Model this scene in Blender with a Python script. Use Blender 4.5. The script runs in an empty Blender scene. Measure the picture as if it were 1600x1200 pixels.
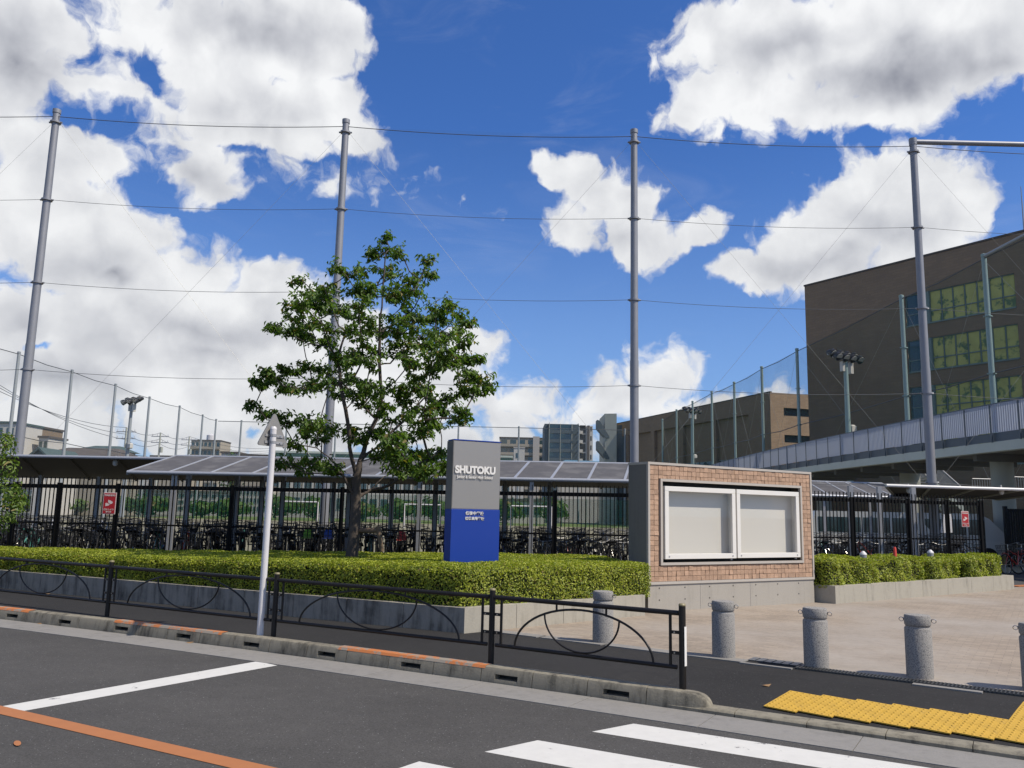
import bpy, math, random
import numpy as np
from mathutils import Matrix, Vector
random.seed(7); rng = np.random.default_rng(7)
S = bpy.context.scene; C = S.collection
PI = math.pi

# ------------------------------------------------------------------ camera
FPX = 1290.0; PITCH = math.atan(200/1290); ROLL = math.radians(1.27); H = 1.62
F = Vector((0, math.cos(PITCH), math.sin(PITCH))); R0 = Vector((1, 0, 0)); U0 = R0.cross(F)
RV = R0*math.cos(ROLL) + U0*math.sin(ROLL); UV = U0*math.cos(ROLL) - R0*math.sin(ROLL)
cd = bpy.data.cameras.new('camera'); cam = bpy.data.objects.new('camera', cd); C.objects.link(cam)
cd.sensor_width = 36; cd.lens = FPX/1600*36; cd.clip_end = 6000; cd.clip_start = .05
M = Matrix((RV, UV, -F)).transposed().to_4x4(); M.translation = (0, 0, H); cam.matrix_world = M
S.camera = cam

def ray(px, py): return F + RV*((px-800)/FPX) + UV*((600-py)/FPX)
def at(px, py, z=0.):
    d = ray(px, py); t = (z-H)/d.z; return Vector((d.x*t, d.y*t, z))
def atY(px, py, Y):
    d = ray(px, py); t = Y/d.y; return Vector((d.x*t, Y, H+d.z*t))
def onplane(px, py, P0, d):            # (s, z) where the ray meets the vertical plane through P0 along d
    r = ray(px, py); den = r.x*d[1]-r.y*d[0]
    t = (P0[0]*d[1]-P0[1]*d[0])/den
    x, y = r.x*t, r.y*t
    return (x-P0[0])*d[0]+(y-P0[1])*d[1], H+r.z*t

# ------------------------------------------------------------------ light
SUN_DIR = Vector((.91, -.41, 0)).normalized(); EL = math.radians(52)
sd = Vector((SUN_DIR.x*math.cos(EL), SUN_DIR.y*math.cos(EL), math.sin(EL)))
sl = bpy.data.lights.new('sun', 'SUN'); sun = bpy.data.objects.new('sun', sl); C.objects.link(sun)
sl.energy = 5.0; sl.angle = math.radians(.55); sl.color = (1, .93, .82)
sun.rotation_euler = sd.to_track_quat('Z', 'Y').to_euler()
S.view_settings.view_transform = 'Standard'; S.view_settings.look = 'None'
S.view_settings.exposure = 0; S.view_settings.gamma = 1; S.view_settings.use_curve_mapping = False
S.cycles.transparent_max_bounces = 24; S.cycles.max_bounces = 4
S.cycles.use_denoising = True

# ------------------------------------------------------------------ world: sky and clouds
W = bpy.data.worlds.new('World'); S.world = W; W.use_nodes = True
nt = W.node_tree; nt.nodes.clear()
class N:                               # small node helper
    def __init__(s, t): s.t = t
    def new(s, ty, **k):
        n = s.t.nodes.new(ty)
        for a, v in k.items(): setattr(n, a, v)
        return n
    def put(s, sock, v):
        if isinstance(v, bpy.types.NodeSocket): s.t.links.new(v, sock)
        elif v is not None: sock.default_value = v
    def m(s, op, a, b=None, c=None, clamp=False):
        n = s.new('ShaderNodeMath', operation=op, use_clamp=clamp)
        for i, v in enumerate((a, b, c)): s.put(n.inputs[i], v)
        return n.outputs[0]
    def v(s, op, a, b=None):
        n = s.new('ShaderNodeVectorMath', operation=op); s.put(n.inputs[0], a); s.put(n.inputs[1], b)
        return n.outputs[1] if op in ('LENGTH', 'DOT_PRODUCT', 'DISTANCE') else n.outputs[0]
    def sm(s, x, a, b, lo=0., hi=1.):
        n = s.new('ShaderNodeMapRange', interpolation_type='SMOOTHSTEP')
        for i, v in enumerate((x, a, b, lo, hi)): s.put(n.inputs[i], v)
        return n.outputs[0]
    def lin(s, x, a, b, lo=0., hi=1.):
        n = s.new('ShaderNodeMapRange')
        for i, v in enumerate((x, a, b, lo, hi)): s.put(n.inputs[i], v)
        return n.outputs[0]
    def noise(s, vec, scale, det=4, rough=.5, dist=0.):
        n = s.new('ShaderNodeTexNoise'); s.put(n.inputs['Vector'], vec)
        n.inputs['Scale'].default_value = scale; n.inputs['Detail'].default_value = det
        n.inputs['Roughness'].default_value = rough; n.inputs['Distortion'].default_value = dist
        return n.outputs['Fac']
    def vor(s, vec, scale, feat='SMOOTH_F1'):
        n = s.new('ShaderNodeTexVoronoi', feature=feat); s.put(n.inputs['Vector'], vec); n.inputs['Scale'].default_value = scale
        return n.outputs['Distance']
    def noise2(s, *a, **k):
        o = s.noise(*a, **k); o.node.noise_dimensions = '2D'; return o
    def vor2(s, *a, **k):
        o = s.vor(*a, **k); o.node.voronoi_dimensions = '2D'; return o
    def mix(s, f, a, b):
        n = s.new('ShaderNodeMix', data_type='RGBA'); s.put(n.inputs[0], f); s.put(n.inputs[6], a); s.put(n.inputs[7], b)
        return n.outputs[2]

CLOUDS = [  # x, y, rx, ry, tilt(deg), strength   (photo pixels turned into azimuth / elevation)
 (30,50,100,120,0,1),(20,130,60,60,0,.7),(170,40,70,50,20,.25),(150,150,38,26,0,.35),(210,130,60,60,0,.15),
 (60,230,130,80,20,.9),(60,330,170,110,0,1),(150,400,200,110,25,1),(250,470,230,100,20,1),(430,480,110,75,10,1),(120,560,260,120,0,1),(350,610,260,110,0,1),
 (500,560,140,100,0,1),(600,620,160,80,0,.8),(150,255,60,50,0,.8),(480,680,500,40,0,.6),(60,660,200,60,0,.5),
 (735,545,50,32,0,.8),(690,600,90,45,0,.8),(800,625,75,32,0,.45),(860,655,110,25,0,.4),
 (290,40,100,80,0,.9),(420,60,130,90,0,1),(520,45,70,45,20,.8),(360,140,130,75,0,1),(490,165,90,70,20,1),(540,200,85,36,15,.8),(400,210,150,30,0,.8),(330,265,58,58,0,.9),(290,215,40,40,0,.4),
 (470,272,70,9,5,.08),
 (878,265,42,32,25,.9),(910,300,45,34,50,.9),(960,315,75,55,0,1),(900,355,42,38,0,.8),(1000,375,62,48,0,1),(1085,358,48,24,-12,.7),
 (1405,300,140,78,0,1.2),(1330,350,150,78,-15,1.2),(1245,400,100,62,-10,1.05),(1180,412,56,32,0,.7),(1480,325,62,80,0,1),(1440,380,80,60,0,1),(1200,450,40,16,0,.4),
 (1180,60,140,95,0,1),(1350,60,180,110,0,1),(1530,55,200,110,0,1),(1100,165,85,34,-5,.8),(1190,150,110,60,0,.9),(1310,165,130,42,0,.7),(1120,210,30,22,30,.4),(1400,150,150,50,0,.7),
 (1040,590,55,48,0,.55),(990,620,75,45,0,.5),(1080,640,70,35,0,.6),(920,650,22,14,0,.6),(1180,650,100,40,0,.35),
]
HOLES = [(55,545,60,12,0,.5),(170,580,60,16,10,.35),(390,672,40,18,20,.4),(120,190,25,18,0,.3),(240,110,40,60,10,.35),(1180,500,400,24,0,.2)]
GREY = [(30,90,100,110,0,1),(420,40,150,60,0,.8),(380,175,150,45,0,.45),(1400,110,220,60,0,1),(1230,70,140,50,0,.7),(1560,110,120,60,0,.8),
 (185,440,55,26,10,.9),(150,420,120,60,0,.5),(960,375,90,32,0,.35),(1290,415,130,40,-10,.75),(1390,360,120,45,0,.5),(300,520,260,50,0,.55),(90,590,160,40,0,.7),(320,290,50,40,0,.5),
 (330,560,150,30,0,.5),(700,650,160,24,0,.4),(20,500,80,60,0,.6),(480,600,100,40,0,.5),(640,700,900,30,0,.2),(1440,250,60,25,0,.0)]
def azel(px, py):
    d = ray(px, py); return math.degrees(math.atan2(d.x, d.y)), math.degrees(math.atan2(d.z, math.hypot(d.x, d.y)))
def blob_field(n, vec, blobs, smooth=.08, start=None):
    cur = start
    sxy = n.new('ShaderNodeSeparateXYZ'); n.put(sxy.inputs[0], vec); sx_, sy_ = sxy.outputs[0], sxy.outputs[1]
    for (x, y, rx, ry, tilt, st) in blobs:
        a, e = azel(x, y); k = math.cos(math.radians(e))
        a1, e1 = azel(x+rx*.5, y); a2, e2 = azel(x-rx*.5, y); ra = abs(a1-a2); _, e3 = azel(x, y-ry*.5); _, e4 = azel(x, y+ry*.5); re = abs(e3-e4)
        mp = n.new('ShaderNodeMapping', vector_type='TEXTURE')
        if cur is None: n.put(mp.inputs[0], vec)
        else:                          # chained through z (scaled away) so that the nodes evaluate one after another
            cz = n.new('ShaderNodeCombineXYZ'); n.put(cz.inputs[0], sx_); n.put(cz.inputs[1], sy_); n.put(cz.inputs[2], cur); n.put(mp.inputs[0], cz.outputs[0])
        mp.inputs[1].default_value = (a, e, 0); mp.inputs[2].default_value = (0, 0, math.radians(-tilt)); mp.inputs[3].default_value = (ra, re, 1e5)
        l = n.v('LENGTH', mp.outputs[0]); f = n.m('MULTIPLY_ADD', l, -st, st)
        cur = f if cur is None else n.m('SMOOTH_MAX', cur, f, smooth)
    return cur
# density group: azimuth/elevation vector -> cloud density
g = bpy.data.node_groups.new('cloud_density', 'ShaderNodeTree')
g.interface.new_socket('P', in_out='INPUT', socket_type='NodeSocketVector'); g.interface.new_socket('D', in_out='OUTPUT', socket_type='NodeSocketFloat')
n = N(g); gi = n.new('NodeGroupInput'); go = n.new('NodeGroupOutput'); P = gi.outputs[0]
wn = n.new('ShaderNodeTexNoise', noise_dimensions='2D'); n.put(wn.inputs['Vector'], P); wn.inputs['Scale'].default_value = .28; wn.inputs['Detail'].default_value = 5
wv = n.v('MULTIPLY', n.v('SUBTRACT', wn.outputs['Color'], (.5, .5, .5)), (3.6, 3.0, 0)); PW = n.v('ADD', P, wv)
bl = blob_field(n, PW, CLOUDS)
hz0 = n.m('MULTIPLY_ADD', bl, 1e-5, -9.)
hf = n.m('MAXIMUM', blob_field(n, PW, HOLES, .02, hz0), 0.); bl = n.m('SUBTRACT', bl, n.m('MULTIPLY', hf, 1.8))
# the rest of the sky: scattered cumulus of the same kind beyond the part in view
sep = n.new('ShaderNodeSeparateXYZ'); n.put(sep.inputs[0], P)
far = n.m('MAXIMUM', n.sm(n.m('ABSOLUTE', sep.outputs[0]), 36., 46.), n.sm(sep.outputs[1], 42., 50.))
gen = n.m('MULTIPLY_ADD', n.noise2(P, .055, 3, .5), 4.5, -2.62); gen = n.m('MULTIPLY_ADD', n.m('SUBTRACT', far, 1.), 3., gen)
bl = n.m('MAXIMUM', bl, gen)
fb = n.m('SUBTRACT', n.noise2(PW, .42, 7, .56, .15), .5)
v1 = n.m('SUBTRACT', .42, n.vor2(PW, .55)); v2 = n.m('SUBTRACT', .42, n.vor2(PW, 1.5))
bl = n.m('ADD', bl, .10); d = n.m('MULTIPLY_ADD', fb, 1.05, bl); d = n.m('MULTIPLY_ADD', v1, .26, d); d = n.m('MULTIPLY_ADD', v2, .12, d)
n.put(go.inputs[0], d)

n = N(nt)
tc = n.new('ShaderNodeTexCoord'); dirv = tc.outputs['Generated']
sp = n.new('ShaderNodeSeparateXYZ'); n.put(sp.inputs[0], dirv)
az = n.m('MULTIPLY', n.m('ARCTAN2', sp.outputs[0], sp.outputs[1]), 180/PI); el = n.m('MULTIPLY', n.m('ARCSINE', sp.outputs[2]), 180/PI)
cb = n.new('ShaderNodeCombineXYZ'); n.put(cb.inputs[0], az); n.put(cb.inputs[1], el); AE = cb.outputs[0]
def dens(v):
    k = nt.nodes.new('ShaderNodeGroup'); k.node_tree = g; nt.links.new(v, k.inputs[0]); return k.outputs[0]
D = dens(AE)
ra_ = n.noise2(AE, .30, 5, .5, .2); rb_ = n.noise2(n.v('ADD', AE, (.6, 1.1, 0)), .30, 5, .5, .2)
alpha = n.sm(D, -.05, .34)
wisp = n.m('MULTIPLY', n.sm(n.noise2(n.v('MULTIPLY', AE, (.5, 1.6, 1)), .16, 7, .62, .5), .52, .8), .35)
low = n.sm(el, 16., 1.); alpha = n.m('MAXIMUM', alpha, n.m('MULTIPLY', wisp, n.m('MULTIPLY_ADD', low, .8, .2)))
gw = n.new('ShaderNodeTexNoise', noise_dimensions='2D'); n.put(gw.inputs['Vector'], AE); gw.inputs['Scale'].default_value = .2; gw.inputs['Detail'].default_value = 4
grey = n.m('MAXIMUM', blob_field(n, n.v('ADD', AE, n.v('MULTIPLY', n.v('SUBTRACT', gw.outputs['Color'], (.5, .5, .5)), (3.5, 3, 0))), GREY, .2, n.m('MULTIPLY_ADD', D, 1e-5, -9.)), 0., clamp=True)
gn = n.noise2(AE, .16, 5, .5, .2)
relief = n.m('SUBTRACT', ra_, rb_)
puff = n.m('SUBTRACT', .40, n.vor2(n.v('ADD', AE, n.v('MULTIPLY', n.v('SUBTRACT', gw.outputs['Color'], (.5, .5, .5)), (4, 4, 0))), .34))
core = n.sm(D, .25, 1.1)
lum = n.m('SUBTRACT', .90, n.m('MULTIPLY', grey, .56)); lum = n.m('MULTIPLY_ADD', relief, .34, lum); lum = n.m('MULTIPLY_ADD', puff, .22, lum)
lum = n.m('SUBTRACT', lum, n.m('MULTIPLY', core, .04)); lum = n.m('MULTIPLY_ADD', n.m('SUBTRACT', gn, .5), .20, lum)
lum = n.m('MINIMUM', n.m('MAXIMUM', lum, .25), .98)
cr = n.new('ShaderNodeValToRGB'); n.put(cr.inputs[0], lum); E0 = cr.color_ramp.elements
E0[0].position = .3; E0[0].color = (.30, .315, .37, 1); E0[1].position = .98; E0[1].color = (.93, .94, .955, 1)
e = E0.new(.62); e.color = (.60, .615, .66, 1)
sky = n.new('ShaderNodeTexSky', sky_type='NISHITA', sun_disc=False, sun_elevation=EL, sun_rotation=math.atan2(sd.x, sd.y), altitude=0, air_density=1.0, dust_density=.6, ozone_density=3.0)
SKY = .085
sk = n.v('MULTIPLY', sky.outputs[0], (SKY*.60, SKY*1.02, SKY*1.70))
hazef = n.sm(el, 26., 0.); sk = n.mix(n.m('MULTIPLY', hazef, .42), sk, (.42, .60, .86, 1))
skc = n.mix(alpha, sk, cr.outputs[0])
bg = n.new('ShaderNodeBackground'); n.put(bg.inputs[0], skc); bg.inputs[1].default_value = 1.0
wo = n.new('ShaderNodeOutputWorld'); nt.links.new(bg.outputs[0], wo.inputs[0])
W.cycles.sampling_method = 'NONE'

# ------------------------------------------------------------------ materials
GA = .80; TINT = (1.05, 1., .91)                               # albedo cut to suit the strong sun, warm tint offsets the bluish skylight
def mat(name, col, rough=.7, metal=0., var=.12, vs=6., bump=0., bs=60., col2=None, f2=(.45, .65), spec=.5, s2=1.5, island=0.):
    m = bpy.data.materials.new(name); m.use_nodes = True; t = m.node_tree; n = N(t); b = t.nodes['Principled BSDF']
    tc = n.new('ShaderNodeTexCoord'); o = tc.outputs['Object']
    col = tuple(v_*GA*t_ for v_, t_ in zip(col, TINT)); col2 = tuple(v_*GA*t_ for v_, t_ in zip(col2, TINT)) if col2 else None
    base = (*col, 1)
    if col2: base = n.mix(n.sm(n.noise(o, s2, 6, .6), f2[0], f2[1]), base, (*col2, 1))
    if var:
        k = n.m('MULTIPLY_ADD', n.noise(o, vs, 6, .6), var*2, 1-var)
        hs = n.new('ShaderNodeHueSaturation'); n.put(hs.inputs['Color'], base); n.put(hs.inputs['Value'], k)
        if island:
            gm = n.new('ShaderNodeNewGeometry'); r = gm.outputs['Random Per Island']
            n.put(hs.inputs['Value'], n.m('MULTIPLY', k, n.m('MULTIPLY_ADD', r, 2*island, 1-island)))
        base = hs.outputs[0]
    n.put(b.inputs['Base Color'], base); b.inputs['Roughness'].default_value = rough; b.inputs['Metallic'].default_value = metal
    b.inputs['Specular IOR Level'].default_value = spec
    if bump:
        bp = n.new('ShaderNodeBump'); bp.inputs['Strength'].default_value = bump; bp.inputs['Distance'].default_value = .01
        n.put(bp.inputs['Height'], n.noise(o, bs, 5, .6)); t.links.new(bp.outputs[0], b.inputs['Normal'])
    return m
def glass(name, col, rough=.05):
    m = mat(name, col, rough, 0, 0); m.node_tree.nodes['Principled BSDF'].inputs['Specular IOR Level'].default_value = .9; return m
def see_through(name, fac, tint):       # clear pane: part transparent, part glossy
    m = bpy.data.materials.new(name); m.use_nodes = True; t = m.node_tree; t.nodes.clear(); n = N(t)
    tr = n.new('ShaderNodeBsdfTransparent'); tr.inputs[0].default_value = (*tint, 1); gl = n.new('ShaderNodeBsdfGlossy'); gl.inputs['Roughness'].default_value = .03
    mx = n.new('ShaderNodeMixShader'); mx.inputs[0].default_value = fac
    t.links.new(tr.outputs[0], mx.inputs[1]); t.links.new(gl.outputs[0], mx.inputs[2]); o = n.new('ShaderNodeOutputMaterial'); t.links.new(mx.outputs[0], o.inputs[0]); return m
def netmat(name, col, fac):
    m = bpy.data.materials.new(name); m.use_nodes = True; t = m.node_tree; t.nodes.clear(); n = N(t)
    tr = n.new('ShaderNodeBsdfTransparent'); df = n.new('ShaderNodeBsdfDiffuse'); df.inputs[0].default_value = (*col, 1)
    tc = n.new('ShaderNodeTexCoord'); k = n.m('MULTIPLY_ADD', n.noise(tc.outputs['Object'], .6, 4, .5), fac*.6, fac*.7)
    mx = n.new('ShaderNodeMixShader'); n.put(mx.inputs[0], k)
    t.links.new(tr.outputs[0], mx.inputs[1]); t.links.new(df.outputs[0], mx.inputs[2]); o = n.new('ShaderNodeOutputMaterial'); t.links.new(mx.outputs[0], o.inputs[0]); return m
def leafmat(name, ca, cb_, trans=.35):
    m = bpy.data.materials.new(name); m.use_nodes = True; t = m.node_tree; b = t.nodes['Principled BSDF']; n = N(t)
    gm = n.new('ShaderNodeNewGeometry'); tc = n.new('ShaderNodeTexCoord')
    f = n.m('ADD', n.m('MULTIPLY', gm.outputs['Random Per Island'], .6), n.m('MULTIPLY', n.noise(tc.outputs['Object'], 1.6, 3, .5), .6))
    c = n.mix(n.lin(f, .2, 1.0), (*ca, 1), (*cb_, 1)); c = n.mix(n.m('MULTIPLY', n.m('GREATER_THAN', gm.outputs['Random Per Island'], .955), .75), c, (.22, .14, .05, 1)); n.put(b.inputs['Base Color'], c); b.inputs['Roughness'].default_value = .5; b.inputs['Specular IOR Level'].default_value = .35
    tl = n.new('ShaderNodeBsdfTranslucent'); n.put(tl.inputs[0], n.v('MULTIPLY', c, (1.3, 1.5, .5)))
    mx = n.new('ShaderNodeMixShader'); mx.inputs[0].default_value = trans; out = t.nodes['Material Output']
    t.links.new(b.outputs[0], mx.inputs[1]); t.links.new(tl.outputs[0], mx.inputs[2]); t.links.new(mx.outputs[0], out.inputs[0]); return m

def asphalt(name, base, speck, sc=180.):
    m = bpy.data.materials.new(name); m.use_nodes = True; t = m.node_tree; b = t.nodes['Principled BSDF']; n = N(t)
    o = n.new('ShaderNodeTexCoord').outputs['Object']
    big = n.noise(n.v('MULTIPLY', o, (1, 1.6, 1)), .45, 6, .65); mid = n.noise(o, 6, 6, .65); fine = n.noise(o, sc*.42, 3, .7)
    v = n.m('MULTIPLY_ADD', big, .7, .65); v = n.m('MULTIPLY', v, n.m('MULTIPLY_ADD', mid, .3, .85)); v = n.m('MULTIPLY', v, n.m('MULTIPLY_ADD', fine, 1.7, .15))
    c = n.v('SCALE', (base[0], base[1], base[2])); sc_n = c.node; n.put(sc_n.inputs['Scale'], v)
    vo = n.new('ShaderNodeTexVoronoi'); n.put(vo.inputs['Vector'], o); vo.inputs['Scale'].default_value = 34
    sp1 = n.m('MULTIPLY', n.m('LESS_THAN', vo.outputs['Distance'], .16), n.m('GREATER_THAN', n.noise(o, 23, 1, .5), .56))
    n.put(b.inputs['Base Color'], n.mix(n.m('MULTIPLY', sp1, speck), c, (.32, .31, .30, 1))); b.inputs['Roughness'].default_value = .9; b.inputs['Specular IOR Level'].default_value = .2
    bp = n.new('ShaderNodeBump'); bp.inputs['Strength'].default_value = .5; bp.inputs['Distance'].default_value = .006; n.put(bp.inputs['Height'], n.noise(o, 120, 3, .7))
    t.links.new(bp.outputs[0], b.inputs['Normal']); return m
def paint_worn(name, col, under, wear=.62, sc=3., rough=.75):
    m = bpy.data.materials.new(name); m.use_nodes = True; t = m.node_tree; b = t.nodes['Principled BSDF']; n = N(t)
    o = n.new('ShaderNodeTexCoord').outputs['Object']
    w = n.sm(n.noise(o, sc, 8, .75), wear, wear+.05); d = n.m('MULTIPLY_ADD', n.noise(o, 9, 6, .6), .2, .9)
    cc = n.v('SCALE', col); n.put(cc.node.inputs['Scale'], d)
    n.put(b.inputs['Base Color'], n.mix(w, cc, (*under, 1))); b.inputs['Roughness'].default_value = rough; return m
def concrete(name, c=(.33, .32, .29), dark=(.10, .095, .085), streak=.5, bump=.3, th=(.5, .82)):
    c = tuple(v_*GA*t_ for v_, t_ in zip(c, TINT)); dark = tuple(v_*GA*t_ for v_, t_ in zip(dark, TINT))
    m = bpy.data.materials.new(name); m.use_nodes = True; t = m.node_tree; b = t.nodes['Principled BSDF']; n = N(t)
    o = n.new('ShaderNodeTexCoord').outputs['Object']
    st = n.noise(n.v('MULTIPLY', o, (7, 7, .9)), 1.3, 6, .65); bl = n.noise(o, 2.2, 7, .65)
    f = n.m('MULTIPLY', n.sm(n.m('MULTIPLY_ADD', st, .6, n.m('MULTIPLY', bl, .5)), th[0], th[1]), streak)
    v = n.m('MULTIPLY_ADD', n.noise(o, 40, 5, .6), .3, .85)
    c0 = n.v('SCALE', c); n.put(c0.node.inputs['Scale'], v)
    n.put(b.inputs['Base Color'], n.mix(f, c0, (*dark, 1))); b.inputs['Roughness'].default_value = .9
    bp = n.new('ShaderNodeBump'); bp.inputs['Strength'].default_value = bump; bp.inputs['Distance'].default_value = .008; n.put(bp.inputs['Height'], n.noise(o, 50, 6, .7))
    t.links.new(bp.outputs[0], b.inputs['Normal']); return m
def paver(name):
    m = bpy.data.materials.new(name); m.use_nodes = True; t = m.node_tree; b = t.nodes['Principled BSDF']; n = N(t)
    o = n.new('ShaderNodeTexCoord').outputs['Object']; mp = n.new('ShaderNodeMapping'); n.put(mp.inputs[0], o); mp.inputs[2].default_value = (0, 0, math.radians(33))
    br = n.new('ShaderNodeTexBrick'); n.put(br.inputs['Vector'], mp.outputs[0]); br.inputs['Scale'].default_value = 1
    br.inputs['Brick Width'].default_value = .2; br.inputs['Row Height'].default_value = .1; br.inputs['Mortar Size'].default_value = .004
    br.inputs['Color1'].default_value = (.31, .25, .185, 1); br.inputs['Color2'].default_value = (.235, .188, .14, 1); br.inputs['Mortar'].default_value = (.20, .155, .12, 1); br.inputs['Bias'].default_value = -.1
    k = n.m('MULTIPLY_ADD', n.noise(o, .7, 7, .65), .55, .72); hs = n.new('ShaderNodeHueSaturation'); n.put(hs.inputs['Color'], n.mix(n.sm(n.noise(o, .35, 4), .4, .65), br.outputs[0], (.29, .25, .205, 1)))
    k = n.m('MULTIPLY', k, n.m('MULTIPLY_ADD', n.noise(n.v('MULTIPLY', o, (1, 1, 1)), 11, 4, .6), .4, .8)); n.put(hs.inputs['Value'], k)
    n.put(b.inputs['Base Color'], hs.outputs[0]); b.inputs['Roughness'].default_value = .85
    bp = n.new('ShaderNodeBump'); bp.inputs['Strength'].default_value = .4; bp.inputs['Distance'].default_value = .004; n.put(bp.inputs['Height'], n.m('SUBTRACT', n.noise(o, 60, 4), br.outputs['Fac']))
    t.links.new(bp.outputs[0], b.inputs['Normal']); return m
def tilewall(name, c1, c2, mort, w, h, ms=.004):
    m = bpy.data.materials.new(name); m.use_nodes = True; t = m.node_tree; b = t.nodes['Principled BSDF']; n = N(t)
    o = n.new('ShaderNodeTexCoord').outputs['UV']
    br = n.new('ShaderNodeTexBrick'); n.put(br.inputs['Vector'], o); br.inputs['Scale'].default_value = 1
    br.inputs['Brick Width'].default_value = w; br.inputs['Row Height'].default_value = h; br.inputs['Mortar Size'].default_value = ms
    br.inputs['Color1'].default_value = (*c1, 1); br.inputs['Color2'].default_value = (*c2, 1); br.inputs['Mortar'].default_value = (*mort, 1)
    hs = n.new('ShaderNodeHueSaturation'); n.put(hs.inputs['Color'], br.outputs[0]); n.put(hs.inputs['Value'], n.m('MULTIPLY_ADD', n.noise(o, .25, 6, .6), .4, .8))
    n.put(b.inputs['Base Color'], hs.outputs[0]); b.inputs['Roughness'].default_value = .8; return m

K = {}
K['road'] = asphalt('road_asphalt', (.070, .066, .0605), .6)
K['walk'] = asphalt('sidewalk_asphalt', (.028, .0265, .025), .25)
K['lot'] = asphalt('lot_asphalt', (.07, .07, .07), .2)
K['paver'] = paver('plaza_paver')
K['kerb'] = concrete('kerb_concrete', (.27, .25, .20), (.035, .032, .025), 1., .6, (.49, .76))  # dark blotches stand for dirt and for shade on the kerb face
K['gutter'] = concrete('gutter_concrete', (.26, .255, .25), (.15, .148, .142), .7, .4)
K['wallc_shade'] = concrete('planter_concrete_shaded', (.33, .31, .275), (.05, .046, .04), 1., .3, (.46, .78))  # streaky dirt, plus the road face's shade put into a darker colour
K['wallc_shade2'] = concrete('planter_concrete_pale', (.42, .40, .35), (.16, .15, .13), .8, .3, (.5, .85))  # paler copy: sunlit face of the left wall, and the cleaner right planter
K['boardc'] = concrete('board_concrete', (.42, .40, .37), (.27, .26, .24), .5, .1)
K['trim'] = mat('trim_stone', (.50, .47, .44), .7, var=.08)
K['tile'] = mat('face_tile', (.47, .315, .225), .85, var=.25, vs=14, bump=.8, bs=40, island=.16)
K['grout'] = mat('grout', (.25, .16, .11), .95)
K['white'] = paint_worn('white_line', (.56, .54, .49), (.11, .105, .10), .62, 6)
K['orange'] = paint_worn('orange_line', (.36, .135, .045), (.11, .09, .075), .64, 7)
K['korange'] = paint_worn('orange_kerb_paint', (.46, .15, .04), (.26, .22, .17), .485, 4)
K['yellow'] = mat('tactile_yellow', (.60, .37, .04), .7, var=.2, vs=5, col2=(.42, .27, .06), s2=8, f2=(.5, .8))
K['granite'] = mat('granite', (.35, .345, .34), .85, var=.35, vs=90, bump=.5, bs=80, spec=.2, col2=(.14, .14, .15), s2=110, f2=(.48, .62))
K['rail'] = mat('rail_brown_paint', (.013, .0105, .009), .42, var=.2, vs=30, spec=.35)
K['cap'] = mat('rail_cap', (.25, .22, .12), .5)
K['steel'] = mat('galvanised', (.40, .41, .44), .5, .35, var=.12, vs=4)
K['pole'] = mat('net_pole', (.30, .315, .36), .55, .3, var=.14, vs=3)
K['pole2'] = mat('far_net_pole', (.30, .42, .42), .6, .1, var=.1)
K['poleg'] = mat('far_net_pole_grey', (.34, .38, .42), .6, .1, var=.1)
K['wpole'] = mat('white_pole', (.72, .72, .76), .4, var=.06)
K['signback'] = mat('sign_back', (.30, .30, .30), .55, .3, var=.08)
K['alu'] = mat('white_frame', (.82, .82, .81), .35, var=.03)
K['bpanel'] = mat('case_backboard', (.70, .69, .66), .7, var=.04, vs=1)
K['black'] = mat('black_fence', (.005, .005, .0055), .6, var=.2, spec=.15)
K['silver'] = mat('silver_panel', (.40, .39, .385), .42, .55, var=.03, vs=2)
K['silver_shade'] = mat('silver_shaded_side', (.20, .195, .19), .5, .3, var=.05)  # darker copy of the silver, shade of the side put into colour
K['blue'] = mat('blue_panel', (.008, .048, .36), .35, var=.04, vs=2)
K['letter'] = mat('white_letter', (.85, .85, .85), .5, var=0)
K['roofp'] = mat('roof_polycarbonate', (.10, .10, .11), .75, var=.2, vs=5, col2=(.15, .15, .16), s2=2, spec=.25)
K['roofrib'] = mat('roof_rib', (.42, .45, .52), .4, .3, var=.05)
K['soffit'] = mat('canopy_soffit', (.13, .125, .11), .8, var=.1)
K['canw'] = mat('canopy_edge', (.78, .78, .80), .3, var=.03)
K['red'] = mat('sign_red', (.42, .012, .018), .5, var=.05)
K['pink'] = mat('sign_white', (.72, .62, .62), .5, var=.05)
K['bark'] = mat('bark', (.085, .07, .06), .95, var=.45, vs=14, bump=1., bs=30)
K['leaf'] = leafmat('tree_leaf', (.045, .09, .018), (.14, .215, .035), .4)
K['leafb'] = leafmat('shrub_leaf', (.05, .10, .015), (.16, .22, .03), .3)
K['hedge'] = leafmat('hedge_leaf', (.10, .145, .016), (.45, .46, .045), .3)
K['hedgein'] = mat('hedge_dark_core', (.018, .022, .008), .95, var=.3)  # near-black fill, paints the shade inside the hedges
K['soil'] = mat('soil', (.05, .038, .026), .95)
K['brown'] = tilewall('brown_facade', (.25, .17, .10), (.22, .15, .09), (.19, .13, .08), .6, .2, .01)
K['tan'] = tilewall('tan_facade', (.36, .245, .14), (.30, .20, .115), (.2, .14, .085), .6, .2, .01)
K['dark'] = mat('dark_opening', (.012, .014, .014), .6)
K['gl_y'] = mat('yellow_blind', (.60, .60, .17), .5, var=.35, vs=1.4, col2=(.13, .22, .09), s2=1.5, f2=(.52, .62))
K['gl_d'] = glass('dark_glass', (.03, .06, .065))
K['gl_c'] = see_through('case_glass', .08, (.96, .965, .965))
K['wframe'] = mat('window_frame', (.22, .30, .29), .5)
K['corr'] = mat('barrier_grey', (.50, .54, .66), .5, .15, var=.08, vs=1.5)
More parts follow.
